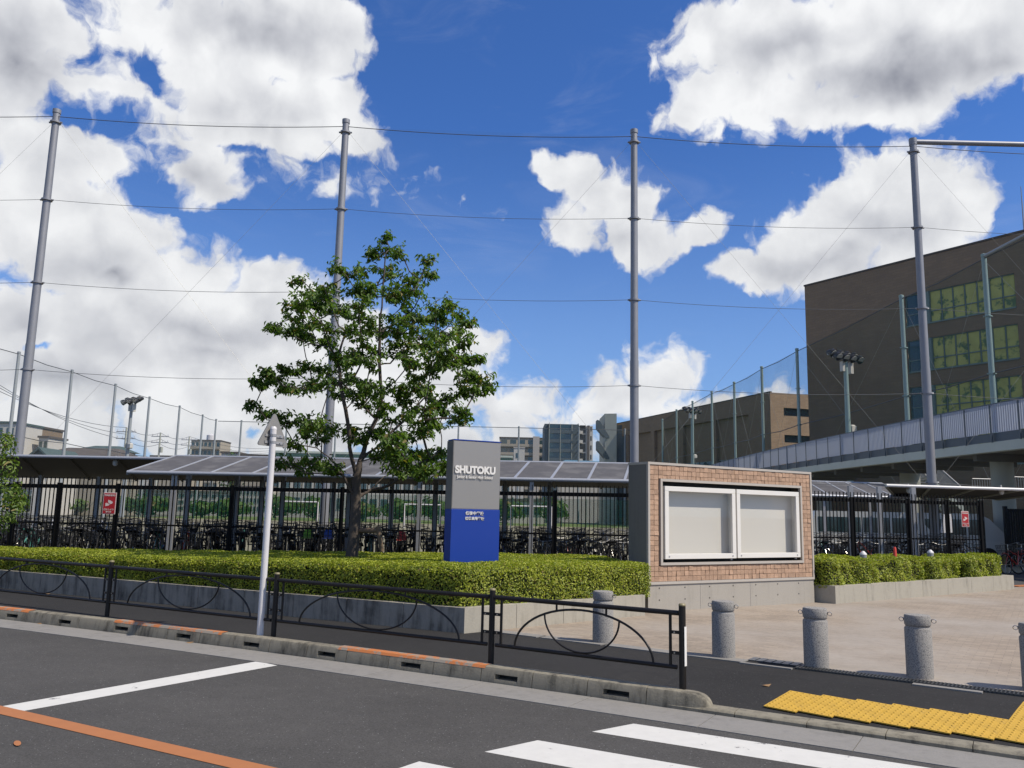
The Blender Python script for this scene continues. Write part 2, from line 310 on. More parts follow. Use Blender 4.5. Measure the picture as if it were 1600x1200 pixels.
_t = K['corr'].node_tree; _n = N(_t); _p = _t.nodes['Principled BSDF']; _tl = _n.new('ShaderNodeBsdfTranslucent'); _tl.inputs[0].default_value = (.50, .54, .62, 1)
_mx = _n.new('ShaderNodeMixShader'); _mx.inputs[0].default_value = .35; _t.links.new(_p.outputs[0], _mx.inputs[1]); _t.links.new(_tl.outputs[0], _mx.inputs[2]); _t.links.new(_mx.outputs[0], _t.nodes['Material Output'].inputs[0])
K['corrd'] = mat('barrier_base', (.085, .115, .155), .5, .2)
K['girder'] = mat('girder_paint', (.60, .66, .61), .6, var=.12, vs=1.2)
K['conc2'] = mat('pier_concrete', (.46, .48, .43), .8, var=.14, vs=1.5)
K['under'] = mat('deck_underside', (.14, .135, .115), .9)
K['teal'] = mat('teal_tower', (.075, .105, .125), .7, var=.1, vs=.2)
K['beige'] = mat('beige_wall', (.42, .38, .31), .8, var=.1, vs=.2)
K['wwall'] = mat('white_wall', (.58, .57, .54), .8, var=.1, vs=.3)
K['green'] = mat('green_panel', (.03, .09, .07), .6)
K['greennet'] = netmat('green_net', (.01, .07, .045), .35)
K['netf'] = netmat('front_net', (.10, .13, .15), .06)
K['nets'] = netmat('side_net', (.012, .060, .042), .24)
K['netl'] = netmat('left_net', (.20, .24, .26), .10)
K['cable'] = mat('net_cable', (.10, .11, .13), .6, .4, var=0)
K['guy'] = mat('guy_wire', (.45, .45, .42), .5, .3, var=0)
K['turf'] = mat('turf', (.13, .19, .04), .95, var=.3, vs=1)
K['dirt'] = mat('field_dirt', (.20, .19, .125), .95, var=.14, vs=.4)
K['ground'] = mat('ground_soil', (.12, .12, .10), .95)
K['roofd'] = mat('house_roof', (.10, .085, .075), .8, var=.2, vs=1.5)
K['roofg'] = mat('house_roof_green', (.06, .10, .10), .7, var=.2, vs=1.5)
K['tyre'] = mat('tyre', (.012, .012, .012), .8)
K['chrome'] = mat('chrome', (.6, .6, .6), .25, .9, var=0)
K['bk_black'] = mat('bike_black', (.015, .015, .017), .3)
K['bk_silver'] = mat('bike_silver', (.22, .225, .235), .45, .4)
K['bk_blue'] = mat('bike_blue', (.02, .04, .2), .3)
K['bk_red'] = mat('bike_red', (.4, .03, .015), .3)
K['bk_white'] = mat('bike_white', (.55, .55, .53), .3)
K['bk_teal'] = mat('bike_teal', (.1, .33, .30), .3)
K['plastic'] = mat('black_plastic', (.015, .015, .016), .5)
K['lime'] = mat('lime_cover', (.22, .5, .03), .6)
K['redc'] = mat('red_cover', (.6, .05, .03), .6)
K['bluec'] = mat('blue_cover', (.03, .10, .5), .6)
K['cloth'] = mat('white_cloth', (.75, .75, .78), .8)
K['van'] = mat('van_white', (.62, .64, .64), .25, var=.03)
K['ltblue'] = mat('blue_roof', (.17, .36, .56), .4, var=.05)
K['wood'] = mat('stake_wood', (.17, .12, .08), .9, var=.4, vs=12, bump=.5)
K['lampg'] = mat('lamp_shell', (.6, .6, .58), .4)
K['grate'] = mat('grating', (.12, .125, .13), .45, .7)
K['plate'] = mat('steel_plate', (.23, .25, .28), .4, .7)
K['leaf_dry'] = mat('dry_leaf', (.28, .17, .08), .8)

# ------------------------------------------------------------------ mesh helpers
XF = {}
class MB:
    def __init__(s): s.v = []; s.f = []; s.uv = {}
    def quad(s, a, b, c, d, uv=None):
        i = len(s.v); s.v += [tuple(a), tuple(b), tuple(c), tuple(d)]; s.f.append((i, i+1, i+2, i+3))
        if uv: s.uv[len(s.f)-1] = uv
        return s
    def poly(s, pts):
        i = len(s.v); s.v += [tuple(p) for p in pts]; s.f.append(tuple(range(i, i+len(pts)))); return s
    def box(s, c, size, rz=0., bev=0.):
        cx, cy, cz = c; a, b, h = size[0]/2, size[1]/2, size[2]/2; co, si = math.cos(rz), math.sin(rz); i = len(s.v)
        if bev:
            k = bev
            lay = [(a-k, b-k, -h), (a, b, -h+k), (a, b, h-k), (a-k, b-k, h)]
        else: lay = [(a, b, -h), (a, b, h)]
        for (x, y, z) in lay:
            for (sx, sy) in ((-1, -1), (1, -1), (1, 1), (-1, 1)):
                X, Y = sx*x, sy*y; s.v.append((cx+X*co-Y*si, cy+X*si+Y*co, cz+z))
        L = len(lay)
        s.f.append((i+3, i+2, i+1, i)); t = i+4*(L-1); s.f.append((t, t+1, t+2, t+3))
        for l in range(L-1):
            for k2 in range(4): s.f.append((i+4*l+k2, i+4*l+(k2+1) % 4, i+4*l+4+(k2+1) % 4, i+4*l+4+k2))
        return s
    def hexa(s, bot, top):              # 4 bottom points (ccw), 4 top points
        i = len(s.v); s.v += [tuple(p) for p in bot]+[tuple(p) for p in top]
        s.f += [(i+3, i+2, i+1, i), (i+4, i+5, i+6, i+7)] + [(i+k, i+(k+1) % 4, i+4+(k+1) % 4, i+4+k) for k in range(4)]
        return s
    def prism(s, pts, z0, z1):
        n_ = len(pts); i = len(s.v); s.v += [(p[0], p[1], z0) for p in pts]+[(p[0], p[1], z1) for p in pts]
        s.f.append(tuple(range(i+n_-1, i-1, -1))); s.f.append(tuple(range(i+n_, i+2*n_)))
        for k in range(n_): s.f.append((i+k, i+(k+1) % n_, i+n_+(k+1) % n_, i+n_+k))
        return s
    def tube(s, pts, r, n_=8, cap=True):
        pts = [Vector(p) for p in pts]; rs = r if isinstance(r, (list, tuple)) else [r]*len(pts)
        up = None; i0 = len(s.v)
        for k, p in enumerate(pts):
            a = pts[max(k-1, 0)]; b = pts[min(k+1, len(pts)-1)]; t = (b-a).normalized()
            if up is None:
                up = Vector((0, 0, 1)) if abs(t.z) < .9 else Vector((1, 0, 0))
            x = up.cross(t); 
            if x.length < 1e-5: x = Vector((1, 0, 0)).cross(t)
            x.normalize(); y = t.cross(x); up = y
            for j in range(n_):
                an = 2*PI*j/n_; q = p+(x*math.cos(an)+y*math.sin(an))*rs[k]; s.v.append(tuple(q))
        for k in range(len(pts)-1):
            for j in range(n_):
                a = i0+k*n_+j; b = i0+k*n_+(j+1) % n_; s.f.append((a, b, b+n_, a+n_))
        if cap:
            s.f.append(tuple(i0+j for j in range(n_-1, -1, -1))); e_ = i0+(len(pts)-1)*n_; s.f.append(tuple(e_+j for j in range(n_)))
        return s
    def lathe(s, prof, n_=20, c=(0, 0, 0)):
        i0 = len(s.v)
        for (r, z) in prof:
            for j in range(n_):
                an = 2*PI*j/n_; s.v.append((c[0]+r*math.cos(an), c[1]+r*math.sin(an), c[2]+z))
        for k in range(len(prof)-1):
            for j in range(n_):
                a = i0+k*n_+j; b = i0+k*n_+(j+1) % n_; s.f.append((a, b, b+n_, a+n_))
        s.f.append(tuple(i0+j for j in range(n_-1, -1, -1))); e_ = i0+(len(prof)-1)*n_; s.f.append(tuple(e_+j for j in range(n_)))
        return s
    def ring(s, c, axis, R, r, n1=20, n2=6, a0=0, a1=2*PI):
        ax = Vector(axis).normalized(); u = ax.orthogonal().normalized(); w = ax.cross(u); full = abs(a1-a0-2*PI) < 1e-6
        i0 = len(s.v); m_ = n1 if full else n1+1
        for k in range(m_):
            a = a0+(a1-a0)*k/n1; d = u*math.cos(a)+w*math.sin(a)
            for j in range(n2):
                b = 2*PI*j/n2; q = Vector(c)+d*(R+r*math.cos(b))+ax*(r*math.sin(b)); s.v.append(tuple(q))
        for k in range(n1):
            for j in range(n2):
                a = i0+k*n2+j; b = i0+k*n2+(j+1) % n2; a2 = i0+((k+1) % m_)*n2+j; b2 = i0+((k+1) % m_)*n2+(j+1) % n2; s.f.append((a, b, b2, a2))
        return s
    def build(s, name, m, parent=None, smooth=False, world=True, **kw):
        vs = s.v
        if parent is not None and world and parent.name in XF:
            (lx, ly, lz), rz = XF[parent.name]; co, si = math.cos(-rz), math.sin(-rz)
            vs = [((x-lx)*co-(y-ly)*si, (x-lx)*si+(y-ly)*co, z-lz) for (x, y, z) in vs]
        me = bpy.data.meshes.new(name); me.from_pydata(vs, [], s.f); me.materials.append(m)
        if s.uv:
            ul = me.uv_layers.new()
            for fi, uvs in s.uv.items():
                for li, uv in zip(me.polygons[fi].loop_indices, uvs): ul.data[li].uv = uv
        if smooth:
            me.shade_smooth()
            if smooth != 2: me.set_sharp_from_angle(angle=math.radians(40))
        o = bpy.data.objects.new(name, me); C.objects.link(o)
        if parent is not None:
            o.parent = parent
            if parent.name in XF: XF[o.name] = XF[parent.name]
        for k, v_ in kw.items(): o[k] = v_
        return o
def thing(name, label, cat, loc=(0, 0, 0), rz=0., group=None):
    o = bpy.data.objects.new(name, None); C.objects.link(o); o.empty_display_size = .2
    o.location = loc; o.rotation_euler = (0, 0, rz); XF[o.name] = (tuple(loc), rz)
    o['label'] = label; o['category'] = cat
    if group: o['group'] = group
    return o
def tag(o, label, cat, group=None):
    o['label'] = label; o['category'] = cat
    if group: o['group'] = group
    return o
def copy_tree(o, parent=None):
    c = o.copy(); C.objects.link(c); c.parent = parent
    for ch in list(o.children): copy_tree(ch, c)
    return c
def part_copy(o, parent, loc=None, rz=None, scale=None):
    c = o.copy(); C.objects.link(c); c.parent = parent
    if loc is not None: c.location = loc
    if rz is not None: c.rotation_euler = (0, 0, rz)
    if scale is not None: c.scale = scale
    return c
def lerp(a, b, t): return a+(b-a)*t
def V2(p): return Vector((p[0], p[1], 0))

def leaf_cloud(name, cen, nrm, size, m, parent, droop=0., asp=.45, fold=.25, **kw):
    n_ = len(cen); cen = np.asarray(cen, float); nrm = np.asarray(nrm, float)
    nrm /= np.linalg.norm(nrm, axis=1, keepdims=True)+1e-9
    rnd = rng.normal(size=(n_, 3)); rnd[:, 2] -= droop
    t = rnd-nrm*np.sum(rnd*nrm, axis=1, keepdims=True); t /= np.linalg.norm(t, axis=1, keepdims=True)+1e-9
    b = np.cross(nrm, t); sz = (size*(.65+.7*rng.random(n_)))[:, None]
    v = np.empty((n_, 4, 3)); v[:, 0] = cen-t*sz*.5; v[:, 1] = cen-b*sz*asp*.5+nrm*sz*fold*.5; v[:, 2] = cen+t*sz*.5-nrm*sz*.12; v[:, 3] = cen+b*sz*asp*.5+nrm*sz*fold*.5
    v = v.reshape(-1, 3)
    if parent is not None and parent.name in XF:
        (lx, ly, lz), rz = XF[parent.name]; v = v-np.array([lx, ly, lz])
    i = np.arange(n_)*4; tri = np.stack([i, i+1, i+2, i, i+2, i+3], 1).reshape(-1)
    me = bpy.data.meshes.new(name); me.vertices.add(n_*4); me.vertices.foreach_set('co', v.reshape(-1).astype(np.float32))
    me.loops.add(n_*6); me.loops.foreach_set('vertex_index', tri.astype(np.int32)); me.polygons.add(n_*2); me.polygons.foreach_set('loop_start', (np.arange(n_*2)*3).astype(np.int32))
    me.update(calc_edges=True); me.validate(); me.materials.append(m)
    o = bpy.data.objects.new(name, me); C.objects.link(o)
    if parent is not None: o.parent = parent
    for k, v_ in kw.items(): o[k] = v_
    return o

# ================================================================== SETTING
KC = (-6.41703859e-03, -5.69037506e-01, 8.90547976)
def ky(x): return KC[0]*x*x+KC[1]*x+KC[2]
def kpt(x, off=0.):
    s_ = 2*KC[0]*x+KC[1]; nn = Vector((-s_, 1, 0)).normalized(); return Vector((x, ky(x), 0))+nn*off
ROADZ = -.15
def dip(x, y):          # the pavement drops to the kerb at the crossing
    a = min(max((x-1.25)/.45, 0), 1); a = a*a*(3-2*a); off = (y-ky(x))*.87
    b = 1-min(max((off-.2)/1.25, 0), 1); return -.105*a*b
def at_walk(px, py):
    z = 0
    for _ in range(6): p = at(px, py, z); z = dip(p.x, p.y)
    p.z = z; return p

gr = MB().quad((-3000, -3000, -.6), (3000, -3000, -.6), (3000, 3000, -.6), (-3000, 3000, -.6)).build('ground', K['ground'], kind='structure')
b = MB(); xs = [-60+1.0*i for i in range(0, 86)]
for x0, x1 in zip(xs[:-1], xs[1:]):
    a, c = kpt(x0, -.5), kpt(x1, -.5); b.quad((a.x-8, a.y-34, ROADZ), (c.x-8, c.y-34, ROADZ), (c.x, c.y, ROADZ), (a.x, a.y, ROADZ))
b.quad(*[(p[0], p[1], ROADZ) for p in ((-60-8, ky(-60)-34), (25-8, ky(25)-34), (25-8, ky(25)-90), (-60-8, ky(-60)-90))])
road = b.build('road', K['road'], kind='structure')
# sidewalk grid: rows from the kerb outward
b = MB(); xs = [-40+.35*i for i in range(int(80/.35))]; offs = [.06, .2, .5, .8, 1.1, 1.45, 1.66, 2.2, 3.5]
def wp(x, o_):
    p = kpt(x, o_); p.z = dip(p.x, p.y); return p
for x0, x1 in zip(xs[:-1], xs[1:]):
    for o0, o1 in zip(offs[:-1], offs[1:]): b.quad(wp(x0, o0), wp(x1, o0), wp(x1, o1), wp(x0, o1))
walk = b.build('sidewalk', K['walk'], kind='structure', smooth=2)
b = MB()
for x0, x1 in zip(xs[:-1], xs[1:]):
    a, c = kpt(x0, 3.45), kpt(x1, 3.45); b.quad((a.x, a.y, -.004), (c.x, c.y, -.004), (c.x+6, c.y+70, -.004), (a.x+6, a.y+70, -.004))
b.build('parking_lot', K['lot'], kind='structure')
# plaza: pavers up to the planter, board and right planter
BND = [at(785, 990), at(927, 1008), at(1057, 1025), at(1223, 1048), at(1400, 1066), at(1600, 1090)]; BND.append(BND[-1]+(BND[-1]-BND[-3])*3)
BND = [v_.copy() for v_ in BND]
# smooth the edge to one straight line
e0, e1 = BND[0], BND[5]; ed = (e1-e0).normalized(); en = Vector((-ed.y, ed.x, 0))
EDGE = lambda s_, o_=0., z=0.: Vector((e0.x+ed.x*s_+en.x*o_, e0.y+ed.y*s_+en.y*o_, z))
plz = [EDGE(-.3, .22), EDGE(16, .22), Vector((24, 10, 0)), Vector((22, 24, 0)), Vector((12.9, 21.6, 0)), Vector((6.3, 17.6, 0)), Vector((2.5, 14.6, 0))]
MB().poly([(p.x, p.y, .004) for p in plz]).build('plaza_paving', K['paver'], kind='structure')
# edge stones and drain
dr = thing('trench_drain', 'long steel grating and stone edging between dark pavement and pavers', 'drain', (e0.x, e0.y, 0))
sE = [(-.3, .55), (.6, 1.5), (1.55, 2.45), (2.5, 3.3)]
for (a, c) in sE:
    MB().hexa([EDGE(a, .0, -.02), EDGE(c-.01, .0, -.02), EDGE(c-.01, .2, -.02), EDGE(a, .2, -.02)], [EDGE(a, 0, .012), EDGE(c-.01, 0, .012), EDGE(c-.01, .2, .012), EDGE(a, .2, .012)]).build('edge_stone', K['gutter'], dr)
sa = (at(1145, 1041)-e0).dot(ed); sb = (at(1226, 1052)-e0).dot(ed)
MB().hexa([EDGE(sa, -.06, -.02), EDGE(sb, -.06, -.02), EDGE(sb, .0, -.02), EDGE(sa, .0, -.02)], [EDGE(sa, -.06, .014), EDGE(sb, -.06, .014), EDGE(sb, 0, .014), EDGE(sa, 0, .014)]).build('edge_stone', K['gutter'], dr)
pl_ = MB()
MB().poly([EDGE(sa, .20, .006), EDGE(sb, .20, .006), EDGE(sb, .44, .006), EDGE(sa, .44, .006)][::1]).build('plate_bed', K['dark'], dr)
for i in range(6):
    a = lerp(sa, sb, (i+.06)/6); c = lerp(sa, sb, (i+.84)/6)
    MB().hexa([EDGE(a, .21, .002), EDGE(c, .21, .002), EDGE(c, .43, .002), EDGE(a, .43, .002)], [EDGE(a, .21, .011), EDGE(c, .21, .011), EDGE(c, .43, .011), EDGE(a, .43, .011)]).build('steel_plate', K['plate'], dr)
s0 = sb+.02; s1 = 16.; MB().quad(EDGE(s0, .02, -.03), EDGE(s1, .02, -.03), EDGE(s1, .2, -.03), EDGE(s0, .2, -.03)).quad(EDGE(s0, .02, .007), EDGE(s1, .02, .007), EDGE(s1, .2, .007), EDGE(s0, .2, .007)).build('drain_channel', K['dark'], dr)
b = MB(); s_ = s0
while s_ < 8:
    b.hexa([EDGE(s_, .02, .0), EDGE(s_+.014, .02, .0), EDGE(s_+.014, .2, .0), EDGE(s_, .2, .0)], [EDGE(s_, .02, .02), EDGE(s_+.014, .02, .02), EDGE(s_+.014, .2, .02), EDGE(s_, .2, .02)]); s_ += .035
for o_ in (.02, .06, .10, .14, .18): b.hexa([EDGE(s0, o_, .0), EDGE(8, o_, .0), EDGE(8, o_+.012, .0), EDGE(s0, o_+.012, .0)], [EDGE(s0, o_, .018), EDGE(8, o_, .018), EDGE(8, o_+.012, .018), EDGE(s0, o_+.012, .018)])
b.build('grating', K['grate'], dr, kind='stuff')
for (pa, pb_) in ((1425, 1535),):
    a = (at(pa, 1071)-e0).dot(ed); c = (at(pb_, 1084)-e0).dot(ed)
    MB().hexa([EDGE(a, -.09, -.02), EDGE(c, -.09, -.02), EDGE(c, -.0, -.02), EDGE(a, -.0, -.02)], [EDGE(a, -.09, .014), EDGE(c, -.09, .014), EDGE(c, 0, .014), EDGE(a, 0, .014)]).build('edge_stone', K['gutter'], dr)

# gutter slabs and kerb
gut = MB(); xs = [-40+.5*i for i in range(0, 120)]
b = MB()
for x0, x1 in zip(xs[:-1], xs[1:]): b.quad(kpt(x0, -.5)+Vector((0, 0, ROADZ-.03)), kpt(x1, -.5)+Vector((0, 0, ROADZ-.03)), kpt(x1, .02)+Vector((0, 0, ROADZ-.03)), kpt(x0, .02)+Vector((0, 0, ROADZ-.03)))
gutter = b.build('gutter', K['gutter'], kind='structure')
def seg(x0, x1, o0, o1, z0, z1, b, gap=.004):
    t = (kpt(x1)-kpt(x0)).normalized()*gap
    p = [kpt(x0, o0)+t, kpt(x1, o0)-t, kpt(x1, o1)-t, kpt(x0, o1)+t]
    return b.hexa([(q.x, q.y, z0) for q in p], [(q.x, q.y, z1) for q in p])
x = -14.
while x < 7:
    seg(x, x+1.06, -.52, .005, ROADZ-.06, ROADZ+.006, MB()).build('gutter_slab', K['gutter'], gutter); x += 1.06
kerb = MB(); 
for x0, x1 in zip(xs[:-1], xs[1:]): seg(x0, x1, .03, .17, -.4, ROADZ-.02, kerb, 0)
kerb = kerb.build('kerb', K['kerb'], kind='structure')
XEND = at(1105, 1112, ROADZ).x
def kerb_block(x0, x1, slot, end=False):
    b = MB(); t = (kpt(x1)-kpt(x0)); L = t.length; g = .004/L
    def pt(u, o_, z): 
        q = kpt(lerp(x0, x1, u), o_); return (q.x, q.y, z)
    zt = .012
    prof = [(0, ROADZ-.02), (.0, ROADZ+.02), (.022, zt-.03), (.035, zt-.008), (.06, zt), (.165, zt), (.17, -.06)]
    if slot:   # inlet: an opening through the face
        u0, u1 = .28, .72; za, zb = ROADZ+.045, ROADZ+.095
        def run(ua, ub, pr):
            n0 = len(b.v)
            for u in (ua, ub):
                for (o_, z) in pr: b.v.append(pt(u, o_, z))
            m_ = len(pr)
            for k in range(m_-1): b.f.append((n0+k, n0+m_+k, n0+m_+k+1, n0+k+1))
            b.f.append(tuple(n0+k for k in range(m_))); b.f.append(tuple(n0+m_+k for k in range(m_-1, -1, -1)))
        run(g, u0, prof); run(u1, 1-g, prof)
        run(u0, u1, [(0, ROADZ-.02), (.0, ROADZ+.02), (.008, za), (.12, za)])
        run(u0, u1, [(.12, zb), (.014, zb), (.022, zt-.03), (.035, zt-.008), (.06, zt), (.165, zt), (.17, -.06)])
        o = b.build('kerb_stone', K['kerb'], kerb, smooth=True)
        MB().quad(pt(u0, .118, za), pt(u1, .118, za), pt(u1, .118, zb), pt(u0, .118, zb)).build('inlet', K['dark'], o)
        return o
    us = [g, 1-g]
    if end:
        us = [g]+[.5+.5*math.sin(PI/2*k/11) for k in range(12)]
    n0 = 0; m_ = len(prof)
    for u in us:
        sc_ = 1.
        if end and u > .5: w = (u-.5)/.5; sc_ = math.sqrt(max(1-w**4.5, 0.0))*.95+.03
        for (o_, z) in prof: b.v.append(pt(u, lerp(.09, o_, .35+.65*sc_) if end else o_, lerp(ROADZ-.02, z, sc_)))
    for q in range(len(us)-1):
        for k in range(m_-1): b.f.append((q*m_+k, (q+1)*m_+k, (q+1)*m_+k+1, q*m_+k+1))
    b.f.append(tuple(k for k in range(m_))); q = (len(us)-1)*m_; b.f.append(tuple(q+k for k in range(m_-1, -1, -1)))
    return b.build('kerb_stone', K['kerb'], kerb, smooth=True)
x = XEND; w = .53; kerb_block(x-w, x, False, True); x -= w; i = 0
kjoint = []
while x > -13.5:
    kerb_block(x-w, x, i % 2 == 0); x -= w; i += 1
# low kerb stones at the crossing
x = XEND-.34; 
while x < 9:
    x1 = x+.53; b = MB(); zt = -.098
    prof = [(0, ROADZ-.02), (.0, zt-.02), (.015, zt-.004), (.03, zt), (.15, zt+.004), (.172, zt+.002), (.172, -.2)]
    def pt(xx, o_, z): q = kpt(xx, o_); return (q.x, q.y, z)
    for xx in (x+.003, x1-.003):
        for (o_, z) in prof: b.v.append(pt(xx, o_, z))
    m_ = len(prof)
    for k in range(m_-1): b.f.append((k, m_+k, m_+k+1, k+1))
    b.f.append(tuple(range(m_))); b.f.append(tuple(m_+k for k in range(m_-1, -1, -1)))
    b.build('kerb_stone', K['kerb'], kerb, smooth=True, label='low flush kerb stone at the crossing'); x = x1
# orange paint worn on the kerb top
for (pa, pb_) in ((-70, 52), (182, 348), (528, 757)):
    xa = at(pa, 948+pa*.118).x; xb = at(pb_, 948+pb_*.118).x; b = MB(); ns = 8
    for k in range(ns):
        x0, x1 = lerp(xa, xb, k/ns), lerp(xa, xb, (k+1)/ns)
        b.quad(*[(*kpt(xx, o_)[:2], z) for xx, o_, z in ((x0, .042, .015), (x1, .042, .015), (x1, .16, .017), (x0, .16, .017))])
        b.quad(*[(*kpt(xx, o_)[:2], z) for xx, o_, z in ((x0, .022, -.012), (x1, .022, -.012), (x1, .042, .015), (x0, .042, .015))])
    b.build('orange_paint', K['korange'], kerb)
# road markings
def mark(name, pts, m, z=ROADZ+.002, lab=None):
    o = MB().poly([(p[0], p[1], z) for p in pts]).build(name, m, road)
    if lab: o['label'] = lab
    return o
A = [at(x_, y_, ROADZ) for x_, y_ in ((2, 1104), (402, 1033.5), (433, 1040), (38, 1111))]
mark('stop_line', A, K['white'])
oa, ob = at(0, 1103, ROADZ), at(430, 1200, ROADZ); oc = at(0, 1117, ROADZ); od = at(280, 1183, ROADZ)
dv = (ob-oa).normalized(); nn = Vector((-dv.y, dv.x, 0)); wd = abs((od-oa).dot(nn)); 
wd = .17
mark('orange_centre_line', [oa-dv*40, oa+dv*9, oa+dv*9-nn*wd, oa-dv*40-nn*wd], K['orange'], ROADZ+.004)
zd = (at(1437, 1199, ROADZ)-at(990, 1132, ROADZ)).normalized(); ze = Vector((-.80, -.60, 0))
for (x_, y_) in ((990, 1131), (840, 1157), (655, 1190)):
    p = at(x_, y_, ROADZ); q = at({990: 925, 840: 757, 655: 590}[x_], {990: 1143.5, 840: 1175, 655: 1212}[x_], ROADZ)
    mark('crosswalk_bar', [p, q, q+zd*4.6, p+zd*4.6][::-1], K['white'])
q0 = at(655, 1190, ROADZ); st = at(840, 1157, ROADZ)-at(990, 1131, ROADZ)
for k in (1, 2, 3): 
    p = q0+st*k; mark('crosswalk_bar', [p, p+(at(757, 1175, ROADZ)-at(840, 1157, ROADZ)), p+(at(757, 1175, ROADZ)-at(840, 1157, ROADZ))+zd*4.6, p+zd*4.6][::-1], K['white'])
mark('orange_paint_spot', [at(27+6*math.cos(a), 1163+4.2*math.sin(a), ROADZ) for a in np.linspace(2*PI, 0, 11)[:-1]], K['orange'], ROADZ+.009)

# tactile paving
tac = MB(); T0 = at_walk(1193, 1106); tdir = Vector((.752, -.659, 0)); tn = Vector((-tdir.y, tdir.x, 0)); 
a_ = at_walk(1255, 1092); dep = (V2(a_)-V2(T0)).dot(tn)
u2 = at_walk(1310, 1101); step = .3
TS = .30
tl = MB(); tl.box((TS/2, TS/2, .001), (TS-.002, TS-.002, .010))
for i in range(5):
    for j in range(5):
        cx, cy = (i+.5)*.06, (j+.5)*.06; n0 = len(tl.v)
        for (r_, z) in ((.014, .006), (.009, .0115)):
            for k in range(8): tl.v.append((cx+r_*math.cos(k*PI/4), cy+r_*math.sin(k*PI/4), z))
        for k in range(8): tl.f.append((n0+k, n0+(k+1) % 8, n0+8+(k+1) % 8, n0+8+k))
        tl.f.append(tuple(n0+8+k for k in range(8)))
tang = math.atan2(tdir.y, tdir.x)
tacp = thing('tactile_paving', 'yellow dotted tactile paving stepped along the low kerb at the crossing', 'tactile paving', (T0.x, T0.y, T0.z), tang)
t0 = tl.build('tactile_tile', K['yellow'], tacp, world=False); first = True
def place_tile(x_, y_):
    global first
    wx = T0.x+tdir.x*x_+tn.x*y_; wy = T0.y+tdir.y*x_+tn.y*y_
    zc = [dip(wx+tdir.x*a+tn.x*c, wy+tdir.y*a+tn.y*c) for a, c in ((0, .15), (.3, .15), (.15, 0), (.15, .3), (.15, .15))]
    o = t0 if first else t0.copy()
    if not first: C.objects.link(o)
    first = False
    o.location = (x_, y_, max(zc[4], (zc[0]+zc[1])/2, (zc[2]+zc[3])/2)-T0.z+.003)
    o.rotation_euler = (math.atan2(zc[3]-zc[2], .3), -math.atan2(zc[1]-zc[0], .3), 0); o.parent = tacp
kd = (kpt(4.0)-kpt(2.2)).normalized(); slope = kd.dot(tn)/kd.dot(tdir)   # drift of the kerb across the tile grid
ncol = 26
for c in range(ncol):
    off = slope*c*TS
    for r_ in range(2): place_tile(c*TS, off+r_*TS)
    if c >= 5:
        for r_ in range(2, 5 if c > 6 else 4):
            if c > 5: place_tile(c*TS, off+r_*TS)

# ================================================================== GUARD RAIL
gr_ = thing('guard_rail', 'dark brown steel pedestrian guard rail with arched panels along the kerb', 'guard rail', (-.16, 9.26, 0))
RH = .75
posts = [at(167, 963), at(427, 995), at(767, 1037), at(1067, 1078)]
dd = posts[1]-posts[0]; posts = [posts[0]-dd*2, posts[0]-dd]+posts
def arc_pts(f, a, b_, n_): return [f(lerp(a, b_, i/n_)) for i in range(n_+1)]
for i, p in enumerate(posts):
    po = MB().tube([(p.x, p.y, -.05), (p.x, p.y, RH+.02)], .033, 14).build('post', K['rail'], gr_, smooth=True)
    MB().lathe([(.034, RH+.02), (.035, RH+.03), (.026, RH+.042)], 14, (p.x, p.y, 0)).build('cap', K['cap'], po, smooth=True)
for i in range(len(posts)-1):
    a, b_ = posts[i], posts[i+1]; t = (b_-a); L = t.length; t.normalize(); short = L < 2.6
    P_ = lambda u, z: (a.x+t.x*u, a.y+t.y*u, z)
    zb, ztp = .20, .70; m0 = .045
    MB().tube([P_(m0-.01, ztp), P_(L-m0+.01, ztp)], .024, 12).build('top_rail', K['rail'], gr_, smooth=True)
    MB().tube([P_(m0+.01, zb), P_(L-m0-.01, zb)], .021, 12).build('bottom_rail', K['rail'], gr_, smooth=True)
    for u in (.12, L-.12):
        MB().tube([P_(u, zb), P_(u, ztp)], .015, 8).build('end_bar', K['rail'], gr_, smooth=True)
        for z in (.33, .52):
            e_ = .03 if u < 1 else L-.03
            x_ = (u+e_)/2; o = MB().box(P_(x_, z), (abs(u-e_), .018, .03), math.atan2(t.y, t.x)).build('bracket', K['rail'], gr_)
            c = Vector(P_(x_, z)); nn_ = Vector((t.y, -t.x, 0)); MB().tube([c, c+nn_*.018], .009, 6).build('bolt', K['chrome'], o)
    c0 = L/2; hw = (L-.24)*(.41 if short else .40)
    top_ = ztp-.055 if short else ztp-.035
    f = lambda q: P_(c0+hw*math.cos(q), zb+(top_-zb)*math.sin(q))
    MB().tube(arc_pts(f, 0, PI, 28), .012, 8).build('arch', K['rail'], gr_, smooth=True)
    hr = hw*(.54 if short else .50); zc = zb+(top_-zb)*math.sqrt(max(1-(hr/hw)**2, 0))-.005
    f = lambda q: P_(c0+hr*math.cos(q), zc-(zc-zb-.025)*math.sin(q))
    MB().tube(arc_pts(f, 0, PI, 24), .010, 8).build('lower_arc', K['rail'], gr_, smooth=True)
    for s_ in (-1, 1):
        u = c0+s_*hw*.36; MB().tube([P_(u, zb+(top_-zb)*math.sqrt(1-.36**2)), P_(u, ztp)], .012, 6).build('spacer', K['rail'], gr_)
p = posts[-1]
MB().box((p.x+.024, p.y-.026, .40), (.035, .003, .36), math.radians(45)).build('sticker', K['letter'], gr_, label='narrow white strip sticker on the end post')

